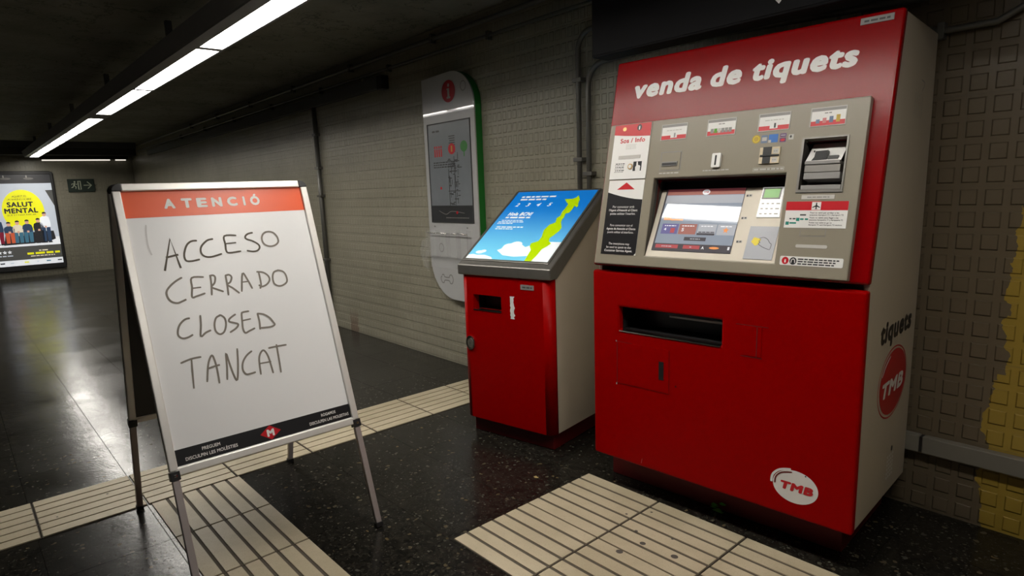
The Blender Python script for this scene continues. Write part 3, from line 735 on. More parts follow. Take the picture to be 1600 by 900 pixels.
for x in (KW-0.022, 0.002):
    b = MB(frame((x, 0, 0), (0, 1, 0), (0, 0, 1))); b.prism(kp_, 0, 0.02, 'beige'); b.build('side_panel', ki, 0.002)
b = MB(); b.box((0.025, KD-0.02, KZ0), (KW-0.025, KD-0.002, KZT-0.09), 'beige'); b.build('back_panel', ki)
b = MB(); b.box((0.025, R_+0.001, KZ0), (KW-0.025, KD-0.021, KZ0+0.015), 'beige'); b.build('bottom_panel', ki)
b = MB(FK); b.plate(0.09, 0.317, 0.760, 0.865, -0.11, -R_-0.001, 'black', [(0.099, 0.308, 0.769, 0.856)]); b.rect(0.09, 0.760, 0.317, 0.865, -0.108, 'black'); sl_ = b.build('paper_slot', kdoor, label='dark letterbox slot')
b = MB(FK); b.box((0.099, 0.764, -0.03), (0.308, 0.770, 0.003), 'chrome'); b.build('slot_lip', sl_)
b = MB(FK)
rnd = random.Random(8)
L_ = [(0.374+rnd.uniform(-0.003, 0.003), 0.737+0.128*i/12) for i in range(13)]; R2 = [(0.404+rnd.uniform(-0.007, 0.004), 0.865-0.128*i/12) for i in range(13)]
b.poly(L_[::-1]+R2[::-1], 0.0008, 'whiteprint'); b.build('torn_sticker', kdoor, label='torn strip of white sticker')
b = MB(FK @ Matrix.Translation((0.065, 0.562, 0))); b.prism(arc(0, 0, 0.034, 0, 350, 35, 0.043), 0, 0.008, 'chrome', True); b.prism(arc(0.004, 0, 0.022, 0, 345, 23, 0.028), 0.008, 0.011, 'steel'); b.box((0.0, -0.008, 0.011), (0.003, 0.008, 0.0114), 'black'); b.build('door_lock', kdoor, 0.002, label='round chrome lock')
b = MB(FK); b.box((0.452, 0.909, 0), (0.541, 0.936, 0.003), 'midgrey'); b.bars(0.464, 0.53, 0.918, 0.008, 0.0034, 'darkgrey', 9); b.build('maker_plate', kdoor)
# sloping metal hood with the screen let into it
dz, dn_ = KZT-KZH, KD
FH = frame((0, 0, KZH), (1, 0, 0), (0, dn_, dz)); HS = math.hypot(dn_, dz)
pr = [(-0.012, KZB+0.001), (-0.012, KZH-0.006), (0.0, KZH), (KD, KZT), (KD+0.012, KZT-0.01), (KD+0.012, KZT-0.072), (R_+0.008, KZB+0.001)]
b = MB(frame((KW+0.008, 0, 0), (0, 1, 0), (0, 0, 1))); b.prism(pr, -(KW+0.016), 0, 'steel'); hood = b.build('hood', ki, 0.012, 3, label='brushed grey metal hood')
SU0, SU1, SV0, SV1 = 0.022, 0.612, 0.042, 0.690
b = MB(FH); b.plate(SU0-0.014, SU1+0.014, SV0-0.016, SV1+0.012, 0, 0.006, 'steel', [(SU0, SU1, SV0, SV1)]); b.build('screen_frame', hood, 0.002)
b = MB(FH); sx = lambda p: (SU0+(SU1-SU0)*p[0], SV0+(SV1-SV0)*p[1]); w = 0.003
b.rect(SU0, SV0, SU1, SV1, w, 'kiosk_sky')
green = [(0.679,0.868),(0.772,0.87),(0.804,0.893),(0.813,0.923),(0.861,0.861),(0.875,0.803),(0.897,0.762),(0.888,0.74),(0.855,0.763),(0.854,0.701),(0.848,0.662),(0.814,0.651),(0.828,0.595),(0.823,0.563),(0.835,0.525),(0.885,0.452),(0.887,0.41),(0.859,0.348),(0.835,0.307),(0.85,0.268),(0.895,0.235),(0.866,0.19),(0.836,0.16),(0.833,0.121),(0.828,0.064),(0.809,0.0),(0.735,0.0),(0.728,0.067),(0.721,0.144),(0.676,0.191),(0.664,0.231),(0.731,0.263),(0.732,0.324),(0.7,0.417),(0.721,0.492),(0.771,0.525),(0.748,0.585),(0.772,0.618),(0.758,0.679),(0.765,0.725),(0.764,0.788),(0.713,0.831)]
for cl in ([(0.318,0.125),(0.358,0.147),(0.364,0.198),(0.423,0.221),(0.473,0.244),(0.549,0.221),(0.63,0.179),(0.668,0.201),(0.74,0.144),(0.74,0.068),(0.576,0.049),(0.433,0.061)], [(0.82,0.12),(0.86,0.258),(0.998,0.258),(0.998,0.0),(0.81,0.0)], [(0.0,0.0),(0.0,0.05),(0.06,0.06),(0.113,0.05),(0.21,0.055),(0.313,0.03),(0.35,0.0)]):
    b.poly([sx(p) for p in cl], w+0.0004, 'kiosk_white')
for (x, y, rx_, ry_) in ((0.12, 0.09, 0.05, 0.022), (0.16, 0.105, 0.035, 0.02), (0.50, 0.21, 0.07, 0.04), (0.42, 0.18, 0.06, 0.04)):
    c_ = sx((x, y)); b.ell(c_[0], c_[1], rx_*0.59, ry_*0.65, w+0.0006, 'kiosk_white', 20)
b.poly([sx(p) for p in green], w+0.0010, 'kiosk_green')
kb = lambda a, c, y, h, sd: b.bars(sx((a, 0))[0], sx((c, 0))[0], sx((0, y))[1], h, w+0.0006, 'kiosk_white', sd)
kb(0.10, 0.54, 0.905, 0.014, 201); kb(0.11, 0.46, 0.862, 0.014, 202)
for k, x in enumerate((0.10, 0.24, 0.375, 0.515)): p = sx((x, 0.765)); b.text('2345'[k], p[0], p[1], 0.028, 0.036, w+0.0006, 'kiosk_white', 0.02, 0.2)
p = sx((0.10, 0.622)); b.text('Hola BCN!', p[0], p[1], 0.185, 0.036, w+0.0006, 'kiosk_white', 0.05, 0.2)
kb(0.10, 0.43, 0.583, 0.014, 203); kb(0.08, 0.36, 0.545, 0.007, 204); kb(0.05, 0.38, 0.522, 0.007, 205); kb(0.05, 0.25, 0.500, 0.007, 206); kb(0.08, 0.42, 0.444, 0.010, 207); kb(0.08, 0.32, 0.418, 0.008, 208)
b.build('map_screen', hood, label='lit blue screen with green island map and white clouds')

# ------------------------------------------------------------------ folding a-frame notice board
EA = thing('a_frame_sign', 'white folding a-frame notice board reading atenció, with handwriting in black marker', 'notice board', (-2.85, 0.489, 0), 1.566)
BW = 0.77
def easel_leaf(foot_y, top_y, flip, vlo):
    o = (0.0, foot_y, 0.0) if not flip else (BW, foot_y, 0.0)
    v = (0, top_y-foot_y, 1.52)
    T = frame(o, (1, 0, 0) if not flip else (-1, 0, 0), v)
    return T, math.hypot(top_y-foot_y, 1.52)
def rails(T, Ls, vlo, parent):
    wd, t0, t1 = 0.030, -0.016, 0.010
    for (a, c, e, f) in ((0, wd, vlo+0.02, Ls-0.028), (BW-wd, BW, vlo+0.02, Ls-0.028), (0.034, BW-0.034, Ls-wd, Ls), (0.018, BW-0.018, vlo, vlo+wd)):
        b = MB(T); b.box((a, e, t0), (c, f, t1), 'alu'); b.build('frame_rail', parent, 0.004, 2)
    for s_ in (0, 1):
        x0 = 0.0 if s_ == 0 else BW
        k = 1 if s_ == 0 else -1
        # rounded top corner joint
        pts = [(x0+k*0.034, Ls-0.030), (x0+k*0.034, Ls)]+[(x0+k*(0.030-0.030*math.sin(math.radians(q))), Ls-0.030+0.030*math.cos(math.radians(q))) for q in range(0, 91, 15)]
        if s_ == 0: pts = pts
        else: pts = pts[::-1]
        b = MB(T); b.prism(pts[::-1] if s_ == 0 else pts[::-1], t0-0.006, t1+0.002, 'black'); b.build('corner_joint', parent, 0.002, label='rounded black plastic corner')
        b = MB(T); xa, xb = (x0-0.002, x0+0.032) if s_ == 0 else (x0-0.032, x0+0.002)
        b.box((xa, vlo-0.014, t0-0.004), (xb, vlo+0.019, t1+0.003), 'black'); b.box(((xa+xb)/2-0.006, vlo-0.002, t1+0.003), ((xa+xb)/2+0.006, vlo+0.008, t1+0.006), 'chrome'); b.build('corner_joint', parent, 0.005, label='small black plastic bottom corner')
        b = MB(T); xa, xb = (0.002, 0.028) if s_ == 0 else (BW-0.028, BW-0.002)
        b.box((xa, 0.022, -0.014), (xb, vlo-0.015, 0.008), 'leg_alu'); lg = b.build('leg', parent, 0.003)
        b = MB(T); b.box((xa-0.002, 0.004, -0.016), (xb+0.002, 0.0215, 0.010), 'black'); b.build('rubber_foot', lg, label='black rubber foot')
TF, LF = easel_leaf(-0.518, -0.026, False, 0.468)
VLO = 0.468
rails(TF, LF, VLO, EA)
b = MB(TF)
b.box((0.012, VLO+0.012, -0.012), (BW-0.012, LF-0.012, -0.002), 'board'); w = -0.0014
BH = LF-VLO
b.rect(0.030, VLO+BH*0.880, BW-0.030, LF-0.030, w, 'orange')
b.rect(0.030, VLO+BH*0.029, BW-0.030, VLO+BH*0.083, w, 'blackprint')
for ch, x in zip('ATENCIÓ', (0.171, 0.236, 0.293, 0.351, 0.413, 0.478, 0.508)):
    b.text(ch, x, VLO+BH*0.9085, 0.009 if ch == 'I' else 0.041, 0.043, w+0.0006, 'letter', 0.055)
for t, x, y, wd in (('PREGUEM', 0.157, 0.0605, 0.066), ('DISCULPIN LES MOLÈSTIES', 0.157, 0.040, 0.190), ('ROGAMOS', 0.640, 0.0615, 0.066), ('DISCULPEN LAS MOLESTIAS', 0.640, 0.0405, 0.180)):
    b.text(t, x, VLO+BH*y, wd, 0.0135, w+0.0006, 'letter', 0.02, 0.0, 'c')
cx_, cy_ = 0.385, VLO+BH*0.0565
b.poly([(cx_-0.042, cy_), (cx_, cy_-0.029), (cx_+0.042, cy_), (cx_, cy_+0.029)], w+0.0005, 'redprint'); b.text('M', cx_, cy_-0.0155, 0.030, 0.031, w+0.0010, 'letter', 0.06, 0.0, 'c')
board = b.build('board', EA, label='white board with orange heading and black foot strip')
STROKES = [[(0.126,0.777),(0.167,0.903),(0.184,0.782)],[(0.139,0.829),(0.185,0.837)],[(0.264,0.888),(0.242,0.887),(0.223,0.873),(0.209,0.845),(0.205,0.822),(0.211,0.808),(0.232,0.806),(0.26,0.81)],[(0.326,0.89),(0.303,0.886),(0.28,0.868),(0.27,0.85),(0.271,0.831),(0.283,0.819),(0.307,0.816),(0.348,0.825)],[(0.42,0.898),(0.372,0.899),(0.369,0.862),(0.367,0.837),(0.377,0.826),(0.426,0.829)],[(0.372,0.866),(0.413,0.867)],[(0.49,0.905),(0.468,0.901),(0.455,0.89),(0.458,0.879),(0.48,0.869),(0.501,0.853),(0.505,0.838),(0.493,0.825),(0.473,0.823),(0.449,0.829)],[(0.548,0.905),(0.531,0.895),(0.522,0.876),(0.526,0.853),(0.545,0.84),(0.57,0.841),(0.589,0.855),(0.59,0.876),(0.579,0.896),(0.561,0.904),(0.542,0.903)],[(0.181,0.744),(0.158,0.733),(0.134,0.716),(0.117,0.696),(0.116,0.673),(0.126,0.654),(0.145,0.645),(0.163,0.649),(0.18,0.655)],[(0.26,0.736),(0.215,0.738),(0.209,0.699),(0.202,0.661),(0.219,0.662),(0.253,0.67)],[(0.208,0.696),(0.242,0.696)],[(0.285,0.741),(0.282,0.701),(0.275,0.658)],[(0.281,0.738),(0.296,0.739),(0.302,0.729),(0.295,0.707),(0.281,0.692),(0.299,0.68),(0.323,0.667)],[(0.343,0.733),(0.342,0.693),(0.338,0.649)],[(0.341,0.732),(0.357,0.734),(0.365,0.723),(0.356,0.703),(0.342,0.694),(0.362,0.676),(0.383,0.652)],[(0.393,0.657),(0.411,0.733),(0.425,0.707),(0.438,0.664)],[(0.4,0.697),(0.431,0.697)],[(0.478,0.731),(0.477,0.679),(0.469,0.66)],[(0.469,0.734),(0.496,0.728),(0.514,0.711),(0.516,0.692),(0.501,0.675),(0.479,0.668),(0.467,0.677)],[(0.562,0.73),(0.542,0.724),(0.532,0.704),(0.532,0.676),(0.548,0.662),(0.569,0.663),(0.589,0.677),(0.59,0.705),(0.58,0.723),(0.558,0.731)],[(0.178,0.579),(0.16,0.577),(0.14,0.562),(0.128,0.541),(0.125,0.519),(0.137,0.505),(0.157,0.505),(0.177,0.513)],[(0.217,0.585),(0.212,0.546),(0.203,0.501),(0.223,0.512),(0.245,0.519)],[(0.289,0.572),(0.273,0.565),(0.262,0.541),(0.261,0.513),(0.274,0.497),(0.292,0.504),(0.304,0.53),(0.305,0.557),(0.293,0.572),(0.285,0.572)],[(0.35,0.568),(0.332,0.559),(0.32,0.55),(0.32,0.541),(0.338,0.533),(0.351,0.525),(0.341,0.511),(0.313,0.497)],[(0.405,0.572),(0.38,0.571),(0.373,0.565),(0.369,0.534),(0.366,0.503),(0.372,0.485),(0.389,0.49),(0.414,0.498)],[(0.369,0.537),(0.405,0.539)],[(0.436,0.558),(0.437,0.523),(0.433,0.489)],[(0.434,0.557),(0.459,0.55),(0.481,0.532),(0.493,0.51),(0.496,0.498),(0.475,0.492),(0.435,0.495)],[(0.112,0.411),(0.151,0.42),(0.189,0.421)],[(0.153,0.42),(0.147,0.373),(0.14,0.305)],[(0.191,0.319),(0.203,0.37),(0.214,0.401),(0.228,0.419),(0.234,0.398),(0.236,0.358),(0.234,0.304)],[(0.202,0.37),(0.234,0.375),(0.25,0.376)],[(0.265,0.311),(0.274,0.363),(0.281,0.417),(0.286,0.373),(0.293,0.323),(0.302,0.303),(0.317,0.363),(0.327,0.428)],[(0.382,0.407),(0.357,0.392),(0.337,0.367),(0.331,0.338),(0.34,0.318),(0.359,0.316),(0.379,0.318)],[(0.397,0.303),(0.4,0.345),(0.405,0.375),(0.417,0.395),(0.43,0.399),(0.441,0.373),(0.445,0.331),(0.447,0.298)],[(0.4,0.349),(0.449,0.348)],[(0.449,0.405),(0.483,0.406),(0.527,0.405)],[(0.485,0.415),(0.483,0.359),(0.479,0.294)],[(0.094,0.965),(0.089,0.935),(0.086,0.888),(0.09,0.854),(0.093,0.844)]]
for word, i0, i1 in (('acceso', 0, 8), ('cerrado', 8, 20), ('closed', 20, 28), ('tancat', 28, 38), ('', 38, 39)):
    b = MB(TF)
    for i in range(i0, i1):
        b.stroke([(p[0], VLO+p[1]) for p in STROKES[i]], 0.0105 if i < 2 else (0.006 if not word else 0.0075), -0.0014+0.0003*(1+i % 2), 'smudge' if not word else ('ink' if i < 7 else 'ink_faint'), smooth=not (i in (0, 29)))
    b.build('handwritten_word' if word else 'marker_smudge', board, label=('handwritten word '+word) if word else None)
TR, LR = easel_leaf(0.466, 0.030, True, 0.49)
rails(TR, LR, 0.49, EA)
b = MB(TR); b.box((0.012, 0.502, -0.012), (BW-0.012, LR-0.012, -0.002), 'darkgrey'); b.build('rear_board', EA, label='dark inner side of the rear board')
for x in (0.10, BW-0.14):
    b = MB(); b.box((x, -0.024, 1.497), (x+0.04, 0.028, 1.509), 'leg_alu'); b.build('hinge', EA, 0.002)

# ------------------------------------------------------------------ tall information panel on the tiled wall
sc_ = 0.963
q = lambda X, z: (X*sc_+4.43, 1.45+(z-1.45)*sc_)
xp = -4.43
ip = thing('wall_information_board', 'tall white wall board with green edge, red i symbol and dim line map', 'information board', (xp, wy(xp), 0), -0.02)
FI2 = frame((0, -0.07, 0), (1, 0, 0), (0, 0, 1))
xr = 0.684; zt_, zb_ = 2.352, 0.572
out = [(xr, zb_), (xr, zt_-0.27)]+arc(xr-0.29, zt_-0.27, 0.29, 10, 90, 12, 0.27)+[(0, zt_-0.012), (0, zb_+0.33)]+arc(0.33, zb_+0.33, 0.33, 190, 270, 12)
b = MB(FI2); b.prism(out, -0.012, 0, 'panel_white'); face = b.build('face_board', ip, 0.002)
b = MB(FI2); b.prism(out, -0.068, -0.0125, 'green_edge'); b.build('edge_frame', ip, label='green side of the panel')
b = MB(FI2); w = 0.0008
c_ = q(-4.215, 2.238); b.ell(c_[0], c_[1], 0.089, 0.082, w, 'redprint', 40)
b.ell(c_[0]+0.004, c_[1]+0.044, 0.013, 0.013, w*2, 'palegrey', 16); b.poly([(c_[0]-0.020, c_[1]+0.022), (c_[0]+0.014, c_[1]+0.022), (c_[0]+0.014, c_[1]-0.040), (c_[0]+0.024, c_[1]-0.040), (c_[0]+0.024, c_[1]-0.054), (c_[0]-0.024, c_[1]-0.054), (c_[0]-0.024, c_[1]-0.040), (c_[0]-0.012, c_[1]-0.040), (c_[0]-0.012, c_[1]+0.010), (c_[0]-0.020, c_[1]+0.010)], w*2, 'palegrey')
b.build('information_symbol', face, label='red disc with a pale letter i')
b = MB(FI2); c_ = q(-4.018, 2.255); b.ring(c_[0], c_[1], 0.036, 0.038, 0.007, w, 'midgrey')
b.build('ring_symbol', face)
b = MB(FI2); c_ = q(-4.428, 0.978); b.ring(c_[0], c_[1], 0.036, 0.038, 0.008, w, 'midgrey')
b.build('ring_symbol', face)
b = MB(FI2)
bz = [(-0.08, 0.02), (-0.10, 0.0), (-0.08, -0.035), (-0.05, -0.035), (-0.035, -0.015), (0.035, -0.015), (0.05, -0.035), (0.08, -0.035), (0.10, 0.0), (0.08, 0.035), (0.05, 0.035), (0.035, 0.015), (-0.035, 0.015), (-0.05, 0.035), (-0.08, 0.03)]
c_ = q(-4.37, 0.712); b.stroke([(c_[0]+x*0.88, c_[1]+y*0.95) for x, y in bz], 0.010, w, 'midgrey')
b.build('knot_symbol', face)
l0, l1 = q(-4.537, 2.0), q(-3.955, 1.20)
b = MB(FI2); b.plate(l0[0]-0.008, l1[0]+0.008, l1[1]-0.008, l0[1]+0.008, 0, 0.006, 'darkgrey', [(l0[0], l1[0], l1[1], l0[1])]); b.rect(l0[0], l1[1], l1[0], l0[1], 0.002, 'map_grey')
w = 0.0024
b.rect(l0[0], l1[1], l1[0], l1[1]+0.13, w, 'map_dark')
R3 = random.Random(11); m0 = q(-4.205, 1.9)[0]
b.bars(l0[0]+0.06, l0[0]+0.17, q(0, 1.935)[1], 0.014, w, 'map_dark', 12)
for k in range(8): b.rect(m0-0.035+R3.uniform(-.01, .01), 1.87-0.017*k, m0+0.045, 1.878-0.017*k, w, 'map_dark')
for k in range(60):
    x = m0+R3.uniform(-0.07, 0.07); z = R3.uniform(1.34, 1.70)
    if R3.random() < 0.5: b.rect(x, z, x+R3.uniform(0.02, 0.06), z+0.007, w, 'map_dark')
    else: b.rect(x, z, x+0.007, z+R3.uniform(0.02, 0.06), w, 'map_dark')
b.rect(m0-0.07, 1.45, m0+0.09, 1.456, w, 'map_dark'); b.rect(m0+0.02, 1.32, m0+0.027, 1.72, w, 'map_dark'); b.rect(m0-0.06, 1.30, m0-0.053, 1.62, w, 'map_dark')
c_ = q(-4.205, 1.79); b.ell(c_[0], c_[1], 0.048, 0.042, w+0.0004, 'redprint', 24); b.rect(c_[0]-0.008, c_[1]-0.022, c_[0]+0.008, c_[1]+0.022, w+0.0008, 'gold')
for k in range(4):
    x = q(-4.455+0.031*k, 0)[0]; b.rect(x, 1.725, x+0.018, 1.785, w+0.0004, 'redprint'); b.ell(x+0.009, 1.80, 0.010, 0.011, w+0.0004, 'redprint', 12)
c_ = q(-4.04, 1.80); b.ell(c_[0], c_[1], 0.046, 0.042, w, 'map_green', 20); b.rect(c_[0]-0.006, c_[1]-0.075, c_[0]+0.006, c_[1]-0.03, w, 'map_green')
for k in range(3): b.bars(l0[0]+0.06, l0[0]+0.40-0.03*k, 1.675-0.018*k, 0.009, w, 'map_dark', 40+k)
c_ = q(-4.33, 1.51); b.ell(c_[0]-0.05, c_[1]-0.03, 0.012, 0.012, w, 'redprint', 12); b.ell(q(-4.17, 0)[0], l1[1]+0.075, 0.014, 0.012, w+0.0004, 'redprint', 12)
b.stroke([(l0[0]+0.10, l1[1]+0.09), (l0[0]+0.2, l1[1]+0.06), (l0[0]+0.28, l1[1]+0.085), (l0[0]+0.45, l1[1]+0.07)], 0.004, w+0.0004, 'midgrey')
b.bars(l0[0]+0.2, l1[0]-0.05, l1[1]+0.03, 0.006, w+0.0004, 'midgrey', 44)
b.build('line_map', ip, label='dim framed map sheet')
b = MB(FI2); h0, h1 = q(-4.59, 1.165), q(-4.0, 0.90)
hx = [h0[0]+(h1[0]-h0[0])*k/4 for k in range(5)]
for k in range(4): b.box((hx[k]+0.003, h1[1]+0.01, 0.03), (hx[k+1]-0.003, h0[1]-0.06+0.01*(k % 2), 0.033), 'acrylic')
for x in hx: b.box((x-0.0015, h1[1], 0.001), (x+0.0015, h0[1]-0.03, 0.045), 'acrylic')
b.box((h0[0], h1[1], 0.001), (h1[0], h1[1]+0.004, 0.045), 'acrylic'); b.box((h0[0], h1[1]-0.09, 0.001), (h1[0]+0.02, h1[1]-0.004, 0.004), 'acrylic')
for (x, z) in ((h0[0]+0.08, h0[1]-0.005), (h1[0]-0.04, h0[1]-0.01)): b.prism([(x+0.006*math.cos(t*math.pi/5), z+0.006*math.sin(t*math.pi/5)) for t in range(10)], 0.0, 0.006, 'midgrey')
holder = b.build('leaflet_holder', ip, label='clear acrylic leaflet holder with four pockets')
for k in range(4):
    b = MB(); zr = h0[1]-0.058
    b.tube([(hx[k]+0.003, -0.07-0.034, zr+0.003*(k % 2)), ((hx[k]+hx[k+1])/2, -0.07-0.036, zr), (hx[k+1]-0.003, -0.07-0.034, zr-0.003)], 0.0055, 'panel_bead', 10); b.build('pocket_rim', holder)
b = MB(FI2); b.prism([(-0.11, 0.93), (-0.10, 1.02), (-0.06, 1.06), (h0[0], 1.07), (h0[0], 0.80), (-0.05, 0.82)], 0.030, 0.033, 'acrylic'); b.build('side_pocket', holder)

# ------------------------------------------------------------------ ceiling lights
cl = thing('ceiling_light', 'long suspended fluorescent light channel running down the hall', 'light', (0, 1.36, 2.40), -0.008)
HX0, HX1 = XF+0.62, 0.62
b = MB(frame((0, 0, 0), (0, 1, 0), (0, 0, 1)))           # u = y, v = z, w = x
b.prism([(-0.115, 0.0), (-0.115, 0.012), (-0.150, 0.105), (0.135, 0.105), (0.120, 0.012), (0.120, 0.0), (0.102, 0.0), (0.102, 0.030), (-0.035, 0.030), (-0.035, 0.0)], HX0, HX1, 'housing')
hs = b.build('housing', cl, label='grey light channel housing')
x = HX0+1
while x < HX1:
    b = MB(); b.box((x-0.02, -0.02, 0.106), (x+0.02, 0.02, CEIL-2.40), 'duct'); b.build('hanger', cl); x += 2.4
starts = []; x = -0.70
segs = [(-0.68, 0.60), (-2.56, -0.71), (-4.43, -2.58), (-6.31, -4.46), (-8.20, -6.34), (-10.52, -8.68), (-12.50, -10.56), (-14.55, -12.54), (HX0+0.02, -14.59)]
for (a, c) in segs:
    b = MB(); b.box((a, -0.034, 0.021), (c, 0.101, 0.029), 'lamp'); b.build('diffuser', cl, label='glowing white diffuser')
b = MB()
for xg in (-8.44,): b.box((xg-0.23, -0.034, 0.002), (xg+0.23, 0.101, 0.0205), 'housing')
b.build('blank_cover', cl)
for xg in (-0.695, -2.57, -4.445, -6.325, -10.54, -12.52, -14.57):
    b = MB(); b.box((xg-0.035, -0.034, 0.001), (xg+0.035, 0.101, 0.0205), 'housing'); b.build('cross_bar', cl)
b = MB(frame((0, 0, 0), (0, 1, 0), (0, 0, 1))); b.prism([(-0.115, 0), (0.12, 0), (0.135, 0.105), (-0.15, 0.105)], HX0-0.012, HX0-0.001, 'housing'); b.build('end_cap', cl)
b = MB(frame((0, 0, 0), (0, 1, 0), (0, 0, 1))); b.prism([(-0.115, 0), (0.12, 0), (0.135, 0.105), (-0.15, 0.105)], HX1+0.001, HX1+0.012, 'housing'); b.build('end_cap', cl)
fl = thing('ceiling_light', 'thin lit tube along the far end beam above the exit sign', 'light', (XF+0.12, 0, 2.37))
b = MB(); b.box((-0.06, 1.66, 0.02), (0.06, 3.24, 0.088), 'beam'); b.build('housing', fl)
b = MB(); b.tube([(0, 1.69, 0), (0, 2.9, 0.01)], 0.012, 'lamp_far'); b.tube([(0, 3.0, 0.01), (0, 3.2, 0.012)], 0.012, 'lamp_far'); b.build('tube', fl, label='glowing tube')

# ------------------------------------------------------------------ far wall: backlit advert and exit sign
s2 = 0.970
f2 = lambda y, z: (y*s2, 1.45+(z-1.45)*s2)
FF = frame((0.10, 0, 0), (0, 1, 0), (0, 0, 1))            # u = +y, seen from +x
ad = thing('advert_lightbox', 'backlit advert with yellow disc reading salut mental on the far wall', 'advertisement', (XF, 0, 0))
fy0, fy1, fz0, fz1 = 0.62, 1.853, 0.13, 2.16
ro = rrect(fy0, fy1, fz0, fz1, 0.09)
b = MB(FF); py0, py1, pz0, pz1 = 0.70, 1.785, 0.255, 1.90
b.plate(fy0+0.02, fy1-0.02, fz0+0.02, fz1-0.02, -0.09, 0.0, 'black', [(py0, py1, pz0, 2.09)])
b.prism(rrect(fy0, fy1, fz0, fz1, 0.08), -0.098, -0.085, 'black'); fr = b.build('frame', ad, 0.015, 3, label='black rounded frame')
b = MB(FF); b.rect(py0, pz1, py1, 2.09, -0.02, 'p_shade')
for y in (1.05, 1.42): b.ell(y, 2.005, 0.085, 0.022, -0.018, 'midgrey', 20); b.ell(y-0.03, 2.045, 0.012, 0.028, -0.016, 'palegrey', 12)  # two spot lamp reflections painted as grey ellipses
b.box((py0, pz1-0.004, -0.02), (py1, pz1+0.010, -0.008), 'p_grey'); b.build('lamp_reflection_strip', ad)
b = MB(FF); w = -0.012
b.rect(py0, pz0, py1, pz1, w, 'p_grey')
b.ell(1.256, 1.36, 0.345, 0.425, w+0.001, 'p_yellow', 48)
b.poly([(1.665, 1.765), (1.785, 1.77), (1.785, 1.44)], w+0.001, 'p_foot')
b.rect(py0, 0.62, py1, 0.80, w+0.0015, 'p_white')
b.rect(py0, 0.37, py1, 0.645, w+0.002, 'p_foot'); b.rect(py0, pz0, py1, 0.37, w+0.002, 'p_white')
b.text('AQUEST ÉS', 1.10, 1.633, 0.235, 0.042, w+0.002, 'p_black', 0.01); b.text('UN ANUNCI SOBRE', 1.01, 1.575, 0.405, 0.042, w+0.002, 'p_black', 0.01)
b.text('SALUT', 1.00, 1.440, 0.43, 0.110, w+0.002, 'p_black', 0.05); b.text('MENTAL', 0.945, 1.315, 0.55, 0.110, w+0.002, 'p_black', 0.05); b.text('QUE ET FARÀ PARLAR', 0.975, 1.265, 0.48, 0.034, w+0.002, 'p_black', 0.01)
b.bars(1.20, 1.75, 0.468, 0.040, w+0.003, 'p_yellow', 301); b.bars(1.25, 1.66, 0.425, 0.018, w+0.003, 'p_cream', 302); b.bars(1.40, 1.55, 0.53, 0.024, w+0.003, 'p_cream', 303)
for k, y in enumerate((0.76, 0.84, 0.92)): b.poly([(y+0.038*(1 if i % 2 == 0 else 0.45)*math.sin(i*math.pi/5), 0.54+0.04*(1 if i % 2 == 0 else 0.45)*math.cos(i*math.pi/5)) for i in range(10)], w+0.003, 'p_white')
b.bars(0.74, 0.99, 0.455, 0.022, w+0.003, 'p_grey', 304)
for y, k in ((0.74, 'p_black'), (0.90, 'p_grey'), (1.13, 'p_yellow'), (1.33, 'p_grey'), (1.50, 'p_denim'), (1.69, 'p_black')): b.bars(y, y+0.075, 0.305, 0.026, w+0.003, k, int(y*50))
b.build('poster', ad)
def sitter(y, zs, h, top, legs, skin_h=1.0, lean=0.0, stand=False):
    b = MB(FF); w = -0.008
    hd = zs+h
    b.prism([(y-0.075, zs-0.04), (y+0.075, zs-0.04), (y+0.085, zs+0.10), (y+0.07+lean, hd-0.10), (y+0.03+lean, hd-0.075), (y-0.03+lean, hd-0.075), (y-0.075+lean, hd-0.10), (y-0.09, zs+0.10)], w, w+0.002, top)
    b.prism([(y+lean+0.034*math.cos(t*math.pi/8), hd-0.035+0.045*math.sin(t*math.pi/8)) for t in range(16)], w, w+0.003, 'p_skin')
    b.prism([(y+lean+0.037*math.cos(t*math.pi/8), hd-0.020+0.035*math.sin(t*math.pi/8)) for t in range(0, 9)], w, w+0.0035, 'p_black')
    lo = 0.70
    for s_ in (-1, 1):
        x = y+s_*0.04
        b.prism([(x-0.032, lo+0.02), (x+0.026, lo+0.02), (x+0.036, zs+0.03), (x-0.036, zs+0.03)], w, w+0.0028, legs)
        b.prism([(x-0.035, lo-0.01), (x+0.040, lo-0.01), (x+0.030, lo+0.02), (x-0.032, lo+0.02)], w, w+0.003, 'p_black')
    b.prism([(y-0.02, zs+0.02), (y+0.02, zs+0.02), (y+0.018, zs+0.06), (y-0.018, zs+0.06)], w, w+0.0036, 'p_skin')
    return b.build('pictured_person', ad, label='printed seated figure')
for a in ((0.80, 0.92, 0.33, 'p_navy', 'p_wine'), (0.975, 0.90, 0.24, 'p_navy', 'p_rust'), (1.115, 0.90, 0.26, 'p_cream', 'p_denim'), (1.275, 0.90, 0.27, 'p_navy', 'p_denim'), (1.46, 0.92, 0.27, 'p_black', 'p_black'), (1.58, 0.98, 0.33, 'p_white', 'p_navy')):
    sitter(*a)
b = MB(FF); b.prism([(0.85, 0.68), (1.55, 0.70), (1.72, 0.76), (1.70, 0.93), (1.50, 0.93), (0.90, 0.90)], -0.0105, -0.0095, 'p_black'); b.build('pictured_bench', ad)

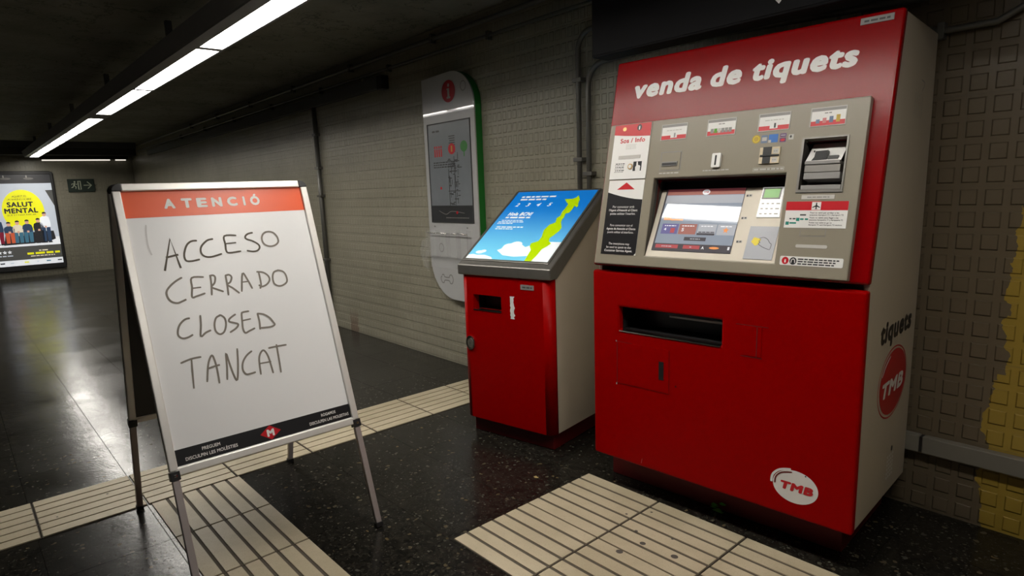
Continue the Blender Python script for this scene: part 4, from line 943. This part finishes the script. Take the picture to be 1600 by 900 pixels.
ex = thing('exit_sign', 'small dark green emergency exit sign with running figure and arrow', 'sign', (XF, 0, 0))
FE = frame((0.03, 0, 0), (0, 1, 0), (0, 0, 1))
b = MB(FE); b.box((2.078, 1.714, -0.03), (2.560, 1.985, 0), 'exit_green'); b.build('plate', ex, 0.004)
b = MB(FE); w = 0.002; y0, z0 = 2.15, 1.77
b.ell(y0+0.055, z0+0.155, 0.018, 0.018, w, 'exit_pale', 14)
b.stroke([(y0+0.05, z0+0.13), (y0+0.035, z0+0.075)], 0.034, w, 'exit_pale', False)
b.stroke([(y0+0.04, z0+0.08), (y0+0.07, z0+0.05), (y0+0.06, z0+0.01)], 0.018, w, 'exit_pale', False)
b.stroke([(y0+0.03, z0+0.08), (y0+0.015, z0+0.045), (y0-0.015, z0+0.035)], 0.018, w, 'exit_pale', False)
b.stroke([(y0+0.05, z0+0.12), (y0+0.085, z0+0.10), (y0+0.10, z0+0.115)], 0.014, w, 'exit_pale', False)
b.stroke([(y0+0.04, z0+0.12), (y0+0.005, z0+0.115), (y0-0.005, z0+0.09)], 0.014, w, 'exit_pale', False)
b.plate(y0+0.105, y0+0.165, z0-0.005, z0+0.175, 0, w, 'exit_pale', [(y0+0.125, y0+0.148, z0-0.001, z0+0.16)])
b.stroke([(2.36, 1.852), (2.49, 1.852)], 0.024, w, 'exit_pale', False); b.stroke([(2.43, 1.925), (2.50, 1.852), (2.43, 1.78)], 0.024, w, 'exit_pale', False)
b.build('pictogram', ex)

# ------------------------------------------------------------------ black sign hung over the ticket machine
hg = thing('hanging_sign', 'black sign box hung from the ceiling over the ticket machine', 'sign', (-1.385, 2.45, 2.06), 0.0)
FG = frame((0, 0, 0), (1, 0, 0), (0, 0, 1))
b = MB(); b.box((-0.725, 0.0, 0.0), (0.725, 0.12, 0.44), 'sign_black'); sg = b.build('box', hg, 0.006)
b = MB(FG); b.plate(-0.715, 0.715, 0.010, 0.430, 0.0, 0.004, 'sign_black'); b.poly([(0.199, 0.040), (0.245, 0.090), (0.222, 0.090), (0.222, 0.18), (0.176, 0.18), (0.176, 0.090), (0.153, 0.090)], 0.0048, 'letter'); b.build('sign_face', hg, label='black face with white down arrow')
for x in (-0.55, 0.55): b = MB(); b.tube([(x, 0.06, 0.441), (x, 0.06, CEIL-2.06)], 0.012, 'pipe'); b.build('hanger_rod', hg)

# ------------------------------------------------------------------ conduits, ducts and trunking on the wall
def wpt(x, z, off=0.03): return (x, wy(x)-off, z)
def pipe(name, label, cat, path, r, clips, group=None, clip_axis='h'):
    t = thing(name, label, cat, path[0], 0.0, group)
    o = Vector(path[0])
    b = MB(); b.tube([Vector(p)-o for p in path], r, 'pipe', 12); b.build('tube', t)
    for (x, z) in clips:
        p = Vector((x, wy(x), z))-o; b = MB(); rr = r+0.006
        if clip_axis == 'v': b.box((p.x-rr-0.015, p.y-0.030-r-0.004, p.z-0.012), (p.x+rr+0.015, p.y-0.001, p.z+0.012), 'pipe')
        else: b.box((p.x-0.012, p.y-0.030-r-0.004, p.z-rr-0.012), (p.x+0.012, p.y-0.001, p.z+rr+0.012), 'pipe')
        b.build('clip', t, 0.002)
    return t
pipe('wall_pipe', 'dark vertical pipe on the tiled wall behind the notice board', 'pipe', [wpt(-6.60, 0.0), wpt(-6.60, 1.2), wpt(-6.60, 2.38)], 0.024, [(-6.6, 0.75), (-6.6, 1.45), (-6.6, 1.75), (-6.6, 2.1)], 'wall pipes', 'v')
def bend(x0, z0, r, n=8):   # up then to the right
    return [wpt(x0+r-r*math.cos(i/n*math.pi/2), z0+r*math.sin(i/n*math.pi/2)) for i in range(n+1)]
pipe('wall_pipe', 'left one of two upright pipes between kiosk and ticket machine', 'pipe', [wpt(-2.735, 0.0), wpt(-2.735, 2.25)]+bend(-2.735, 2.27, 0.11)[1:]+[wpt(-1.2, 2.40)], 0.016, [(-2.735, 1.62), (-2.735, 1.0), (-2.735, 2.1)], 'wall pipes', 'v')
pipe('wall_pipe', 'right one of two upright pipes, bending over behind ticket machine', 'pipe', [wpt(-2.655, 0.0), wpt(-2.655, 2.03)]+bend(-2.655, 2.05, 0.13)[1:]+[wpt(-2.1, 2.195), wpt(-0.85, 2.14)], 0.016, [(-2.655, 1.53), (-2.655, 1.0)], 'wall pipes', 'v')
pipe('conduit', 'thin conduit running along the top of the tiled wall', 'pipe', [wpt(-15.6, 2.53), wpt(-9, 2.53), wpt(-2.5, 2.53), wpt(2.3, 2.53)], 0.012, [(-12+1.4*k, 2.53) for k in range(10)], 'wall conduits')
pipe('conduit', 'upper conduit close under the ceiling edge above the tiled wall', 'pipe', [wpt(-15.6, 2.64), wpt(-9, 2.64), wpt(-2.5, 2.64), wpt(2.3, 2.64)], 0.018, [(-11.3+1.4*k, 2.64) for k in range(9)], 'wall conduits')
pipe('cable', 'dark cable sagging along the wall right of the ticket machine', 'cable', [wpt(-0.98, 2.05), wpt(-0.80, 2.0), wpt(-0.62, 2.0), wpt(-0.50, 2.06), wpt(-0.42, 2.18), wpt(-0.36, 2.40)], 0.013, [(-0.80, 2.0)])
dt = thing('cable_duct', 'dark grey cable duct high on the tiled wall left of the white information board', 'duct', wpt(-5.05, 2.38, 0.0), -0.02)
b = MB(); b.box((-9.5, -0.06, 0.0), (-0.10, -0.003, 0.10), 'duct'); b.build('channel', dt, 0.004)
b = MB(); b.box((-0.098, -0.075, -0.015), (0.0, -0.003, 0.102), 'black'); b.build('junction_box', dt, 0.006, label='black junction box at its end')
tk = thing('cable_trunking', 'low grey cable trunking along the wall right of ticket machine', 'trunking', wpt(-0.95, 0.27, 0.0), -0.02)
b = MB(); b.box((0, -0.045, 0), (0.195, -0.003, 0.074), 'trunk'); b.build('section', tk, 0.004)
b = MB(); b.box((0.207, -0.045, 0), (2.85, -0.003, 0.074), 'trunk'); b.build('section', tk, 0.004)
b = MB(); b.box((0.194, -0.040, 0.004), (0.208, -0.003, 0.070), 'black'); b.build('joint', tk)

# scrap of green at the foot of the machine
gs = MB(); R5 = random.Random(3)
for k in range(7):
    a = R5.uniform(0, 6.28); x, y = 0.018*math.cos(a), 0.008*math.sin(a)
    z = 0.004+0.006*k
    gs.add([(x-0.014, y, z), (x, y-0.006, z+0.012), (x+0.016, y+0.002, z+0.004), (x, y+0.004, z-0.003)], [(0, 1, 2, 3)], 'leaf')
gs.add([(-0.02, -0.008, 0.0), (0.02, -0.008, 0.0), (0.024, 0.006, 0.0), (-0.02, 0.006, 0.0), (0.0, 0.0, 0.014)], [(0, 1, 4), (1, 2, 4), (2, 3, 4), (3, 0, 4)], 'leaf')
g_ = gs.build('green_scrap'); ux = Vector((math.cos(0.051), math.sin(0.051), 0)); un = Vector((-math.sin(0.051), math.cos(0.051), 0))
g_.location = Vector((-1.931, 2.23, 0))+ux*0.585+un*0.132
g_.scale = (1.2, 0.8, 1.0)
g_['label'] = 'small scrap of green leaf at the foot of the red plinth'; g_['category'] = 'leaf'

M['chip'] = mat('yellow_chip', (0.34, 0.24, 0.09), 0.7)
b = MB(); b.prism([(-0.014, -0.006), (0.0, -0.011), (0.013, -0.004), (0.012, 0.007), (0.002, 0.005), (-0.010, 0.009)], 0.0005, 0.003, 'chip')
c_ = b.build('paper_scrap', None, 0.001); c_.location = (-2.178, 2.061, 0)
c_['label'] = 'tiny yellowish scrap lying on the dark floor before the cream paving'; c_['category'] = 'litter'
